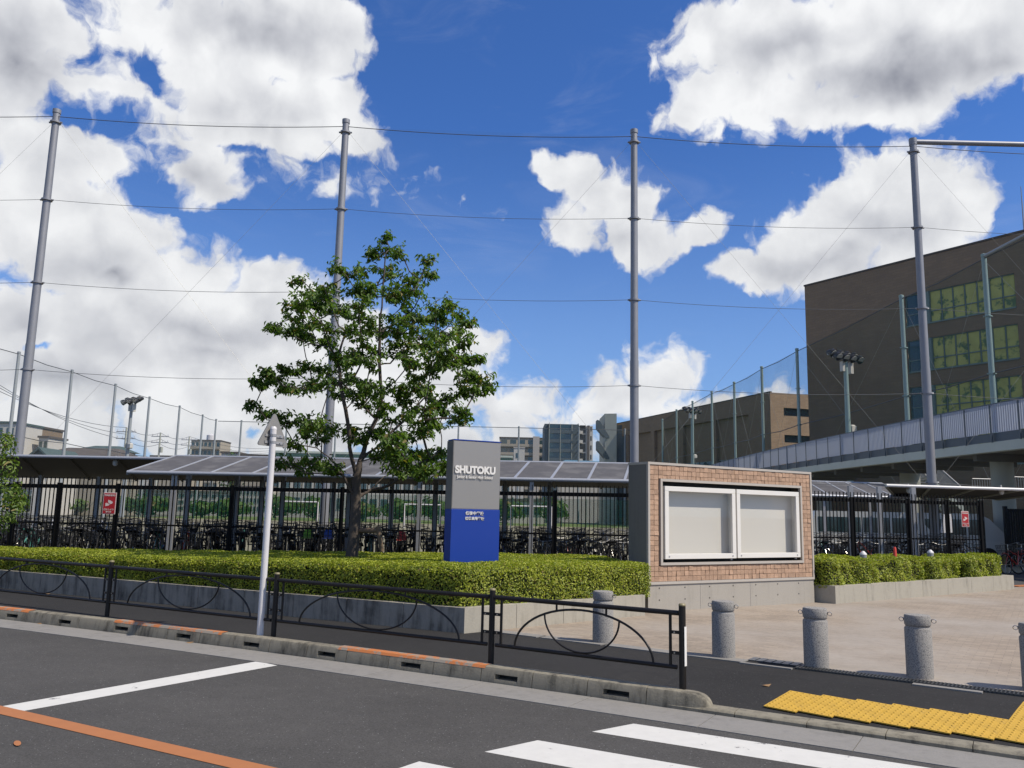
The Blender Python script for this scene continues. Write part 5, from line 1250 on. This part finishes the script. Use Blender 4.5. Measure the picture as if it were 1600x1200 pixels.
# long low building
LH = 16.4; qh = LH/12.2
D0 = at(1203, 613, LH); D1 = at(995, 656, LH); ld = (V2(D0)-V2(D1)).normalized(); D0 = V2(D0)
lrz = math.atan2(ld.y, ld.x)
lo = thing('low_school_building', 'long low brown school building with sunlit tan end wall and slot openings', 'building', tuple(D0), lrz)
LL = 46.; ldx = -1
b = MB(); 
def lq(m_name, s0_, s1_, z0, z1, y=0.): b.quad((s0_, y, z0), (s1_, y, z0), (s1_, y, z1), (s0_, y, z1), uv=((s0_, z0), (s1_, z0), (s1_, z1), (s0_, z1)))
nbay = 5; bays = [(-LL+1.2+k*(LL-4.5)/nbay, -LL+1.2+k*(LL-4.5)/nbay+(LL-4.5)/nbay-1.1) for k in range(nbay)]
zt_, zb_ = 14.2, 1.2; prev = -LL
for (s0_, s1_) in bays: lq('', prev, s0_, -.5, LH); lq('', s0_, s1_, zt_, LH); lq('', s0_, s1_, -.5, zb_); lq('', s0_, s1_, zb_, zt_, .45); b.quad((s0_, 0, zb_), (s0_, .45, zb_), (s0_, .45, zt_), (s0_, 0, zt_)); b.quad((s1_, .45, zb_), (s1_, 0, zb_), (s1_, 0, zt_), (s1_, .45, zt_)); b.quad((s0_, 0, zt_), (s0_, .45, zt_), (s1_, .45, zt_), (s1_, 0, zt_)); prev = s1_
lq('', prev, 0, -.5, LH); b.build('front_wall', K['brown'], lo, world=False)
for (s0_, s1_) in bays:
    for k in range(4):
        w_ = (s1_-s0_)/4; o = lb('window', s0_+k*w_+.06, s0_+(k+1)*w_-.06, .38, .44, 6.0, 8.9, K['wframe'], lo); lb('pane', s0_+k*w_+.14, s0_+(k+1)*w_-.14, .34, .375, 6.1, 8.8, K['gl_d'], o)
# end wall turns away at the sunlit corner
eA = onplane(1203, 613, D0, ld); E1 = at(1264, 617, LH); ex_ = V2(E1)-D0; co, si = math.cos(-lrz), math.sin(-lrz); ev = Vector((ex_.x*co-ex_.y*si, ex_.x*si+ex_.y*co, 0)).normalized(); EW = 15
ea = math.atan2(ev.y, ev.x)
b = MB(); sl0, sl1 = 1.8, 6
def eq(s0_, s1_, z0, z1, o_=0.):
    nrm = Vector((-ev.y, ev.x, 0)); P_ = lambda s_, z: tuple(ev*s_+nrm*o_+Vector((0, 0, z))); b.quad(P_(s0_, z0), P_(s1_, z0), P_(s1_, z1), P_(s0_, z1), uv=((s0_, z0), (s1_, z0), (s1_, z1), (s0_, z1)))
zs1, zs2, zs3, zs4 = LH-1.75, LH-2.7, LH-5.0, LH-5.9
eq(0, sl0, -.5, LH); eq(sl0, EW, zs1, LH); eq(sl0, EW, zs3, zs2); eq(sl0, EW, -.5, zs4)
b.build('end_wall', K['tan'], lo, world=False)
b = MB(); eq(sl0-.1, EW, zs2-.1, zs1+.1, .5); eq(sl0-.1, EW, zs4-.1, zs3+.1, .5); b.build('slot_opening', K['dark'], lo, world=False)
MB().poly([(-LL, 0, LH-.05), (0, 0, LH-.05), tuple(ev*EW+Vector((0, 0, LH-.05))), (-LL, 14, LH-.05)]).build('roof', K['roofd'], lo, world=False)
MB().box((-LL/2, .12, LH+.08), (LL, .3, .12)).build('parapet_cap', K['roofd'], lo, world=False)
# stair tower with slanted fins left of it
q1 = atY(945, 652, 134); q2 = atY(962, 648, 134)
stt = thing('stair_tower', 'grey stair tower with slanting fins at the far end of the low building', 'building', (q1.x, 134, 0))
MB().prism([(q1.x, 134), (q2.x+.1, 133.5), (q2.x+.1, 142), (q1.x, 142)], -.5, q1.z+.6).build('wall', K['conc2'], stt)
for y0 in (0, 40):
    a, c, d_, e_ = atY(933, 656+y0*.82, 133.8), atY(933, 669+y0*.82, 133.8), atY(947, 685+y0*.82, 133.8), atY(954, 685+y0*.82, 133.8)
    b = MB(); pts = [a, atY(937, 657+y0*.82, 133.8), e_, d_, c]; k = len(pts); b.v = [tuple(p) for p in pts]+[(p.x, p.y+2.2, p.z) for p in pts]; b.f = [tuple(range(k-1, -1, -1)), tuple(range(k, 2*k))]+[(i, (i+1) % k, (i+1) % k+k, i+k) for i in range(k)]; b.build('stair_flight', K['teal'], stt)
MB().prism([(q2.x+.1, 134.5), (q2.x+5, 133), (q2.x+5, 142), (q2.x+.1, 142)], -.5, q1.z-1.2).build('glazed_bay', K['teal'], stt)

# ================================================================== ELEVATED WALKWAY
wk = thing('elevated_walkway', 'curved elevated walkway with grey corrugated barrier panels on round piers', 'walkway', (17.5, 35, 0))
tops = [(1760, 592), (1600, 623), (1530, 637), (1450, 652.5), (1360, 670), (1265, 690), (1200, 704), (1130, 722)]
BPt = [V2(at(x_, y_, 6)) for x_, y_ in tops]
# smooth centre line: y -> x
cf = np.polyfit([q.y for q in BPt], [q.x for q in BPt], 2); bx = lambda y_: float(np.polyval(cf, y_))
ys = np.arange(20, 84, 1.55); 
ptsb = [Vector((bx(y_), y_, 0)) for y_ in ys]
def bseg(a, c, o0, o1, z0, z1):
    t = (c-a).normalized(); n_ = Vector((t.y, -t.x, 0)); p = [a+n_*o0, c+n_*o0, c+n_*o1, a+n_*o1]; return [(q.x, q.y, z0) for q in p], [(q.x, q.y, z1) for q in p]
deckm = MB(); gir = MB()
for i, (a, c) in enumerate(zip(ptsb[:-1], ptsb[1:])):
    g_ = (c-a).normalized()*.02
    # corrugated panel with ribs
    t = (c-a).normalized(); n_ = Vector((t.y, -t.x, 0)); L = (c-a).length; b = MB(); nr = 12
    for k in range(nr):
        s0_, s1_ = g_.length+k*(L-2*g_.length)/nr, g_.length+(k+1)*(L-2*g_.length)/nr; sm_ = (s0_+s1_)/2
        for (sa__, oa_, sb__, ob_) in ((s0_, 0, sm_-.02, 0), (sm_-.02, 0, sm_, -.035), (sm_, -.035, s1_-.01, -.035), (s1_-.01, -.035, s1_, 0)):
            p, q = a+t*sa__+n_*oa_, a+t*sb__+n_*ob_; b.quad((p.x, p.y, 4.95), (q.x, q.y, 4.95), (q.x, q.y, 6.), (p.x, p.y, 6.))
    b.build('barrier_panel', K['corr'], wk)
    bo, tp_ = bseg(a, c, .05, .09, 4.62, 4.94); MB().hexa(bo, tp_).build('base_panel', K['corrd'], wk)
    MB().box((a.x-.03, a.y, 5.3), (.06, .06, 1.42)).build('barrier_post', K['corrd'], wk)
    bo, tp_ = bseg(a, c, 0, .05, 6.0, 6.05); MB().hexa(bo, tp_).build('top_rail', K['corrd'], wk)
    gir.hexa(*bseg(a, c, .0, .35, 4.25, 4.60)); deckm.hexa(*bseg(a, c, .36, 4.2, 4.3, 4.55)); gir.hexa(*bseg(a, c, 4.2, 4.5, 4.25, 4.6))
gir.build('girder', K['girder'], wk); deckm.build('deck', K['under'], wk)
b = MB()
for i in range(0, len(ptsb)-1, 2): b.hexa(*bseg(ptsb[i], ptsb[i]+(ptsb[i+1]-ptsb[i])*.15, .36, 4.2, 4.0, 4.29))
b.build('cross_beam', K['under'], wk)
for i, (a, c) in enumerate(zip(ptsb[:-1], ptsb[1:])):
    if i % 2 == 0: bo, tp_ = bseg(a, c, 4.45, 4.5, 4.62, 5.9); MB().hexa(bo, tp_).build('far_barrier', K['corr'], wk)
for (x_, r_) in ((1568, .42), (1423, .5), (1287, .5)):
    Y_ = {1568: 33.5, 1423: 44, 1287: 60}[x_]; q = atY(x_, 770, Y_); MB().tube([(q.x, Y_, -.3), (q.x, Y_, 3.8), (q.x, Y_, 4.28)], [r_, r_, r_*1.0], 20).build('pier', K['conc2'], wk, smooth=True)
# stairs behind the walkway
sg = thing('outdoor_stairs', 'outdoor metal staircase with picket railings under the walkway', 'stairs', tuple(atY(1500, 790, 46)))
def stair(p0, p1, wdt, n_):
    a, c = Vector(p0), Vector(p1)
    for k in range(n_):
        q = a.lerp(c, (k+.5)/n_); MB().box((q.x, q.y+wdt/2, q.z), (abs(c.x-a.x)/n_*1.15, wdt, .05)).build('step', K['conc2'], sg)
    for y_ in (0, wdt):
        b = MB(); d_ = Vector((0, y_, 0)); b.hexa([a+d_+Vector((0, -.04, -.3)), c+d_+Vector((0, -.04, -.3)), c+d_+Vector((0, .04, -.3)), a+d_+Vector((0, .04, -.3))], [a+d_+Vector((0, -.04, .02)), c+d_+Vector((0, -.04, .02)), c+d_+Vector((0, .04, .02)), a+d_+Vector((0, .04, .02))]); b.build('stringer', K['girder'], sg)
        MB().tube([a+d_+Vector((0, 0, 1.05)), c+d_+Vector((0, 0, 1.05))], .035, 6).build('handrail', K['wpole'], sg)
        for k in range(n_*3):
            q = a.lerp(c, k/(n_*3))+d_; MB().box((q.x, q.y, q.z+.52), (.02, .02, 1.0)).build('baluster', K['steel'], sg)
stair(atY(1505, 792, 46), atY(1452, 745, 46), 2.2, 13)
for (x0, x1, y0) in ((1519, 1549, 748), (1575, 1600, 745)):
    a, c = atY(x0, y0, 40), atY(x1+10, y0+1, 40); b = MB().tube([a, c], .03, 6); 
    k = 0
    while a.x+k*.12 < c.x: b.box((a.x+k*.12, 40, a.z-.5), (.02, .02, 1.0)); k += 1
    b.build('landing_railing', K['steel'], sg, kind='stuff')

# dark gate at right
a, c = atY(1573, 850, 31.), atY(1720, 852, 31.); gt = thing('sliding_gate', 'dark slatted gate standing at the right edge', 'gate', (a.x, a.y, 0)); zt = atY(1572, 793, 31.).z
lb('post', 0, .12, 0, .12, 0, zt+.05, K['black'], gt); k = 0
while k*.09 < c.x-a.x: lb('slat', .14+k*.09, .14+k*.09+.075, .03, .05, .05, zt-.04, K['black'], gt); k += 1
lb('rail', .12, c.x-a.x, .051, .08, zt-.16, zt-.08, K['black'], gt); lb('rail', .12, c.x-a.x, .051, .08, .2, .28, K['black'], gt)
# white vans
def van(label, P_, rz, L=4.6, Wd=1.75, Hh=1.95, front=1):
    T_ = thing('parked_van', label, 'van', tuple(V2(P_)), rz, 'white vans parked behind the shelters'); b = MB()
    prof = [(-L/2, .35), (L/2-.05, .35), (L/2, .75), (L/2-.12, 1.05), (L/2-.75, 1.75), (L/2-1.1, Hh), (-L/2+.15, Hh), (-L/2, 1.6)]
    k = len(prof); b.v = [(x_, -Wd/2, z) for x_, z in prof]+[(x_, Wd/2, z) for x_, z in prof]; b.f = [tuple(range(k)), tuple(range(2*k-1, k-1, -1))]+[(i, i+k, (i+1) % k+k, (i+1) % k) for i in range(k)]
    b.build('body', K['van'], T_, world=False)
    for s_ in (-1, 1):
        for (x0, x1) in ((-L/2+.2, -.55), (-.45, .55), (.65, L/2-.95)): lb('side_window', x0, x1, s_*Wd/2-.006+ (0 if s_ > 0 else -.002), s_*Wd/2+.008, 1.12, 1.72, K['gl_d'], T_)
        for x_ in (-L/2+.8, L/2-.85): MB().tube([(x_, s_*(Wd/2-.2), .32), (x_, s_*(Wd/2+.01), .32)], .32, 18).build('wheel', K['tyre'], T_, world=False)
        lb('headlight', L/2-.09, L/2-.0, s_*.65-.14, s_*.65+.14, .78, .95, K['lampg'], T_)
    n_ = .02; MB().quad((L/2-.14+n_, -.72, 1.10), (L/2-.14+n_, .72, 1.10), (L/2-.74+n_, .66, 1.73), (L/2-.74+n_, -.66, 1.73)).build('windscreen', K['gl_d'], T_, world=False)
    for (x0, x1) in (( -L/2-.012, -L/2+.0),): lb('rear_window', x0, x1, -.65, .65, 1.15, 1.6, K['gl_d'], T_)
    lb('bumper', L/2-.04, L/2+.03, -.8, .8, .38, .6, K['plastic'], T_); return T_
van('white van at right end of the short fence, in front of the round pier', (atY(1500, 860, 33).x, 34., 0), math.radians(-15), 4.3)
van('white van seen through the short right fence, behind the bicycles', (atY(1385, 860, 33).x, 34.5, 0), math.radians(-8), 4.8)

# orange tactile strip at the far right by the planter
q = at(1592, 917); tst = thing('orange_paving', 'small patch of orange paving beside the right planter end', 'paving', (q.x, q.y, 0), math.radians(30))
for k in range(6): lb('paving_tile', k*.31, k*.31+.3, 0, .3, .0, .012, mat('orange_tile%d' % k, (.42, .16, .06), .8) if k == 0 else bpy.data.materials['orange_tile0'], tst)

# ================================================================== SPORTS GROUND AND FAR THINGS
MB().quad((-46, 27.6, .012), (22.5, 27.6, .012), (22.5, 131, .012), (-46, 131, .012)).build('sports_ground', K['dirt'], kind='structure')
MB().quad((-46, 100, .02), (20, 100, .02), (20, 131, .02), (-46, 131, .02)).build('grass_strip', K['turf'], kind='structure')
b = MB().poly([(-400, 60, -.05), (400, 60, -.05), (900, 2500, -.05), (-900, 2500, -.05)]).build('far_ground', K['ground'], kind='structure')
for (x_, Y_, lb_) in ((467, 72, 'small white goal left of the tree trunk, seen through the fence'), (660, 74, 'small white goal behind the school sign, seen through the fence'), (830, 66, 'small white goal right of the school sign, seen through the fence')):
    q = atY(x_, 800, Y_); T_ = thing('football_goal', lb_, 'goal', (q.x, Y_, 0), 0, 'small white goals on the sports ground'); w_ = 1.6
    for s_ in (-w_, w_):
        MB().tube([(s_, 0, 0), (s_, 0, 2.1)], .055, 8).build('post', K['wpole'], T_, world=False); MB().tube([(s_, 0, 2.1), (s_, 1.0, .03)], .03, 6).build('stay', K['wpole'], T_, world=False)
    MB().tube([(-w_, 0, 2.1), (w_, 0, 2.1)], .055, 8).build('crossbar', K['wpole'], T_, world=False)
# green net fence at the end of the pitch
gf = thing('pitch_fence', 'green mesh fence with posts beyond the sports ground', 'fence', (-10, 99, 0))
for k in range(24):
    x_ = -46+k*2.9; MB().tube([(x_, 99, 0), (x_, 99, 3.4)], .07, 6).build('post', K['green'], gf)
MB().quad((-46, 98.9, .1), (21, 98.9, .1), (21, 98.9, 3.3), (-46, 98.9, 3.3)).build('mesh', K['greennet'], gf)
def building(name, label, x0p, x1p, ytp, Y_, m, floors=4, bays=6, depth=12, style='win', roof=None, group=None, gl='gl_d', zf=None, sh=.5):
    a, c = atY(x0p, ytp, Y_), atY(x1p, ytp, Y_); T_ = thing(name, label, 'building', (a.x, Y_, 0), 0, group); Wd = c.x-a.x; Hh = a.z
    lb('wall', 0, Wd, 0, depth, -.5, Hh, m, T_); fh = (Hh-.6)/floors
    lb('roof', -.2, Wd+.2, -.2, depth+.2, Hh+.001, Hh+.35, roof or K['roofd'], T_)
    for f_ in range(floors):
        z0 = .5+f_*fh
        if z0+fh < (zf or -1): continue
        if style == 'balc':
            lb('balcony_slab', .1, Wd-.1, -1.1, -.003, z0-.1, z0+.08, m, T_); lb('balcony_rail', .1, Wd-.1, -1.15, -1.1, z0+.08, z0+1.0, m, T_)
        for k in range(bays):
            w_ = Wd/bays; o = lb('window', k*w_+w_*.18, (k+1)*w_-w_*.18, -.05, -.002, z0+fh*.3, z0+fh*.82, K[gl], T_)
            lb('frame', k*w_+w_*.14, (k+1)*w_-w_*.14, -.08, -.051, z0+fh*.26, z0+fh*.30, K['wframe'], o)
    return T_
gym = building('gymnasium', 'green-trimmed low building behind the tree, beyond the sports ground', 425, 800, 707, 140, K['wwall'], 3, 22, 20, roof=K['girder'])
q = atY(425, 707, 140); q2_ = atY(800, 712, 140); MB().box(((q.x+q2_.x)/2, 139.6, q.z-.9), (q2_.x-q.x, .5, 1.5)).build('green_fascia', K['green'], gym)
building('grid_building', 'pale building with a grid of windows beyond the left of the sports ground', 368, 426, 762, 138, K['wwall'], 3, 10, 14)
building('long_annex', 'long pale grey building behind the sports ground, seen through the left fence', -60, 366, 762, 138, K['wwall'], 3, 34, 14)
building('pale_hall', 'pale metal clad hall beyond the sports ground, right of the school sign', 795, 850, 783, 120, K['wwall'], 1, 3, 10)
# pale apartments right of the sign
Ya = 300
T_ = building('apartment_block', 'distant pale apartment block just right of the school sign', 781, 851, 684, Ya, K['beige'], 9, 5, 14, 'balc', zf=8)
a = atY(833, 682, Ya-1.2); c = atY(843, 682, Ya-1.2); tag_ = MB().box(((a.x+c.x)/2, Ya-1.0, a.z/2), (c.x-a.x, 1.6, a.z)).build('stair_shaft', K['trim'], T_)
# dark tower
Yt = 260; a, c = atY(851, 662, Yt), atY(927, 661, Yt); tw_ = thing('apartment_tower', 'dark blue-grey apartment tower with outdoor staircase and pale right end', 'building', (a.x, Yt, 0)); Wd = c.x-a.x; Hh = a.z
w0 = Wd*.71; lb('wall', 0, w0, 0, 16, -.5, Hh, K['teal'], tw_); lb('end_wall', w0+.01, Wd, 1.0, 16, -.5, Hh-.3, K['wwall'], tw_)
fh = Hh/10
for f_ in range(1, 10):
    z0 = f_*fh
    lb('corridor', w0*.14, w0*.78, -.02, .3, z0+fh*.35, z0+fh*.95, K['gl_d'], tw_)
    lb('balcony_rail', w0*.14, w0*.98, -.9, -.8, z0-.1, z0+1.0, K['teal'], tw_)
    b = MB(); b.hexa([(w0*.80, -1.3, z0), (w0*.97, -1.3, z0+fh*.8), (w0*.97, -.95, z0+fh*.8), (w0*.80, -.95, z0)], [(w0*.80, -1.3, z0+.9), (w0*.97, -1.3, z0+fh*.8+.9), (w0*.97, -.95, z0+fh*.8+.9), (w0*.80, -.95, z0+.9)]).build('stair_flight', K['teal'], tw_, world=False)
    lb('landing', w0*.97, w0*1.03, -1.4, 0, z0, z0+.9, K['wwall'], tw_)
    lb('dark_recess', w0+.3, w0+Wd*.14, .9, 1.02, z0+fh*.1, z0+fh*.95, K['dark'], tw_); lb('balcony', w0+.3, w0+Wd*.08, .3, .9, z0, z0+1., K['wwall'], tw_)
    lb('window', Wd-Wd*.05, Wd-Wd*.025, .95, 1.02, z0+fh*.3, z0+fh*.8, K['dark'], tw_)
lb('fin', w0*.125, w0*.14, -1, .0, 0, Hh+.3, K['conc2'], tw_); lb('fin', w0*.45, w0*.462, -1, .0, 0, Hh, K['conc2'], tw_); lb('fin', w0*.78, w0*.795, -1, .0, 0, Hh, K['conc2'], tw_)
lb('dark_pier', Wd*.885, Wd*.93, .5, 1.5, -.5, Hh-.2, K['roofd'], tw_)
# low blue roof
a, c = atY(875, 722, 150), atY(943, 722, 150); T_ = thing('blue_roof_hall', 'light blue roofed hall peeking over the shelter roof below the dark tower', 'building', (a.x, 150, 0)); Wd = c.x-a.x
lb('wall', 0, Wd, 0, 8, 0, a.z-.2, K['wwall'], T_); MB().hexa([(-.2, -.2, a.z-.2), (Wd+.2, -.2, a.z-.2), (Wd+.2, 8, a.z-.2), (-.2, 8, a.z-.2)], [(1.0, 0, a.z+.4), (Wd-.2, 0, a.z+.3), (Wd-.2, 8, a.z+.4), (1.0, 8, a.z+.4)]).build('roof', K['ltblue'], T_, world=False)
# white block and rooftop units by the sign
a = atY(803, 700, 200); c = atY(820, 700, 200); T_ = thing('white_house', 'white house block in front of the pale apartments', 'building', (a.x, 200, 0)); lb('wall', 0, c.x-a.x, 0, 6, 0, a.z, K['wwall'], T_); lb('roof', -.1, c.x-a.x+.1, -.1, 6.1, a.z+.001, a.z+.25, K['trim'], T_)
lb('window', .5, 1.2, -.04, -.002, a.z-2.4, a.z-1.2, K['gl_d'], T_)
# left houses
def house(label, x0p, x1p, yeave, yridge, Y_, wall, roofm, gable=False):
    a, c = atY(x0p, yeave, Y_), atY(x1p, yeave, Y_); rg = atY((x0p+x1p)/2, yridge, Y_); T_ = thing('house', label, 'house', (a.x, Y_, 0), 0, 'houses beyond the far left shelter'); Wd = c.x-a.x; ze = a.z; zr = rg.z
    lb('wall', .3, Wd-.3, .3, 8, 0, ze, wall, T_)
    if gable: MB().poly([(0, 0, ze), (Wd, 0, ze), (Wd/2, 0, zr)]).hexa([(-.3, -.5, ze-.1), (Wd/2, -.5, zr), (Wd/2, 8, zr), (-.3, 8, ze-.1)], [(-.3, -.5, ze+.15), (Wd/2, -.5, zr+.25), (Wd/2, 8, zr+.25), (-.3, 8, ze+.15)]).hexa([(Wd/2, -.5, zr), (Wd+.3, -.5, ze-.1), (Wd+.3, 8, ze-.1), (Wd/2, 8, zr)], [(Wd/2, -.5, zr+.25), (Wd+.3, -.5, ze+.15), (Wd+.3, 8, ze+.15), (Wd/2, 8, zr+.25)]).build('roof', roofm, T_, world=False)
    else: MB().hexa([(-.4, -.4, ze), (Wd+.4, -.4, ze), (Wd+.4, 8.4, ze), (-.4, 8.4, ze)], [(Wd*.18, 3.5, zr), (Wd*.85, 3.5, zr), (Wd*.85, 4.5, zr), (Wd*.18, 4.5, zr)]).build('roof', roofm, T_, world=False)
    for k in range(3): 
        o = lb('window', Wd*(.15+.28*k), Wd*(.15+.28*k)+1.2, .26, .298, ze-1.9, ze-.7, K['gl_d'], T_); lb('frame', Wd*(.15+.28*k)-.05, Wd*(.15+.28*k)+1.25, .24, .259, ze-.69, ze-.62, K['wpole'], o)
    return T_
house('wide house with brown hipped roof beyond the far left shelter', 62, 182, 710, 697, 110, K['beige'], K['roofd'])
house('house with dark green roof behind the brown roofed one', 120, 178, 702, 694, 125, K['wwall'], K['roofg'])
house('small house with a white edged gable by the leftmost tall pole', 50, 74, 714, 702, 100, K['wwall'], K['roofg'], True)
building('apartment_block', 'beige windowless block beside the leftmost tall pole', 40, 62, 668, 150, K['tan'], 3, 1, 8)
building('apartment_block', 'pale building with green roof at the far left edge', -60, 26, 660, 140, K['wwall'], 4, 5, 8, roof=K['roofg'])
building('balcony_house', 'white curved balcony building between the beige block and the left houses', 61, 76, 684, 145, K['wwall'], 4, 2, 6)
building('apartment_block', 'distant beige apartment block between thin net poles at left', 299, 345, 688, 330, K['beige'], 8, 7, 12, 'balc', zf=8)
q = atY(325, 684, 330); tag(MB().lathe([(1.6, 0), (1.6, 2.4), (.5, 3)], 14, (q.x, 333, q.z-1.2)).build('water_tank', K['wpole']), 'white water tank on the distant beige block', 'tank')
# rows of low buildings and trees closing the horizon
rr = random.Random(4)
for k, (x0, x1, yt, m_) in enumerate(((180, 235, 716, 'wwall'), (236, 296, 714, 'beige'), (346, 372, 708, 'wwall'), (374, 424, 712, 'beige'), (944, 990, 730, 'wwall'), (1270, 1420, 770, 'brown'), (1420, 1640, 735, 'conc2'))):
    Yh = 160 if x0 < 1200 else 78
    building('far_building', f'{["low white", "low beige", "narrow white", "wide beige", "small white", "dark brown", "grey concrete"][k]} building ' + ['behind the left thin poles', 'behind the utility pole', 'right of the distant beige block', 'left of the broadleaf tree', 'near the stair tower', 'in shade under the walkway', 'behind the outdoor stairs'][k], x0, x1, yt, Yh+k, K[m_], 2, 4, 8)
# row of green trees beyond the pitch
def far_tree(label, px_, pyt, Y_, r_, m='leaf', sh=0, cat='tree'):
    q = atY(px_, pyt, Y_); T_ = thing('far_tree', label, cat, (q.x, Y_, 0), 0, 'trees beyond the sports ground'); hh = q.z
    MB().tube([(q.x, Y_, 0), (q.x, Y_, hh*.6)], [.2, .1], 6).build('trunk', K['bark'], T_); P_, N_ = [], []
    for q_ in range(420):
        v_ = Vector(BR.normal(size=3)); v_.normalize(); e_ = BR.uniform(.5, 1.05)*(1+.2*math.sin(v_.x*5+v_.z*4)); P_.append((q.x+v_.x*r_*e_, Y_+v_.y*r_*e_, hh*.58+v_.z*hh*.42*e_)); N_.append(tuple(v_))
    leaf_cloud('crown', P_, N_, r_*.28, K[m], T_, asp=.7, kind='stuff'); return T_
for k in range(14):
    px_ = 60+k*62+rr.uniform(-14, 14); far_tree('dark green tree in the row behind the green mesh fence of the pitch', px_, rr.uniform(772, 786), 104+rr.uniform(0, 6), rr.uniform(2, 2.8))
far_tree('small dark tree left of the broadleaf tree above the shelter roof', 367, 704, 150, 2.2)

# utility poles and wires at left
uts = []
for (x_, yt, Y_, lb_) in ((198, 668, 135, 'utility pole just left of the left floodlight'), (251, 676, 150, 'utility pole with crossarms between the left thin poles'), (296, 682, 170, 'distant utility pole near the beige apartment block')):
    q = atY(x_, yt, Y_); T_ = thing('utility_pole', lb_, 'utility pole', (q.x, Y_, 0), 0, 'utility poles behind the sports ground'); uts.append(q)
    MB().tube([(0, 0, 0), (0, 0, q.z)], [.22, .15], 8).build('shaft', K['conc2'], T_, world=False)
    for z in (q.z-.7, q.z-1.8):
        MB().box((0, 0, z), (3.2, .12, .14)).build('crossarm', K['steel'], T_, world=False)
        for s_ in (-1.4, -.5, .5, 1.4): MB().tube([(s_, 0, z+.05), (s_, 0, z+.4)], .07, 5).build('insulator', K['wpole'], T_, world=False)
    MB().tube([(.4, 0, q.z-3.6), (.4, 0, q.z-2.6)], .28, 8).build('transformer', K['conc2'], T_, world=False)
wr = thing('power_lines', 'dark power lines sagging between the utility poles at left', 'wires', tuple(uts[0]))
def wire(a, c, sag, r_=.035): MB().tube([a.lerp(c, k/10)+Vector((0, 0, -sag*4*(k/10)*(1-k/10))) for k in range(11)], r_, 4).build('wire', K['cable'], wr)
for dz in (0, -1.1, -2.0):
    wire(atY(-40, 592+dz*8, 90), uts[0]+Vector((0, 0, dz)), 1.2); wire(uts[0]+Vector((0, 0, dz)), uts[1]+Vector((0, 0, dz)), .8); wire(uts[1]+Vector((0, 0, dz)), uts[2]+Vector((0, 0, dz)), .8); wire(uts[2]+Vector((0, 0, dz)), atY(430, 700-dz*3, 200), 1.0)

# fallen leaves
for (x_, y_, z_, lb_) in ((64, 975, ROADZ, 'in the gutter at left'), (297, 1005, ROADZ, 'in the gutter below the orange kerb paint'), (130, 937, 0, 'on the dark pavement near the rail post'), (74, 929, 0, 'on the dark pavement at left'), (1198, 1072, 0, 'on the dark pavement above the yellow tiles')):
    q = at(x_, y_, z_+.002) if z_ < 0 else at_walk(x_, y_)
    tag(MB().quad((q.x-.05, q.y-.02, q.z+.012), (q.x+.01, q.y-.035, q.z+.002), (q.x+.05, q.y+.01, q.z+.02), (q.x-.01, q.y+.03, q.z+.004)).build('fallen_leaf', K['leaf_dry']), 'small dry fallen leaf ' + lb_, 'leaf', 'fallen leaves')
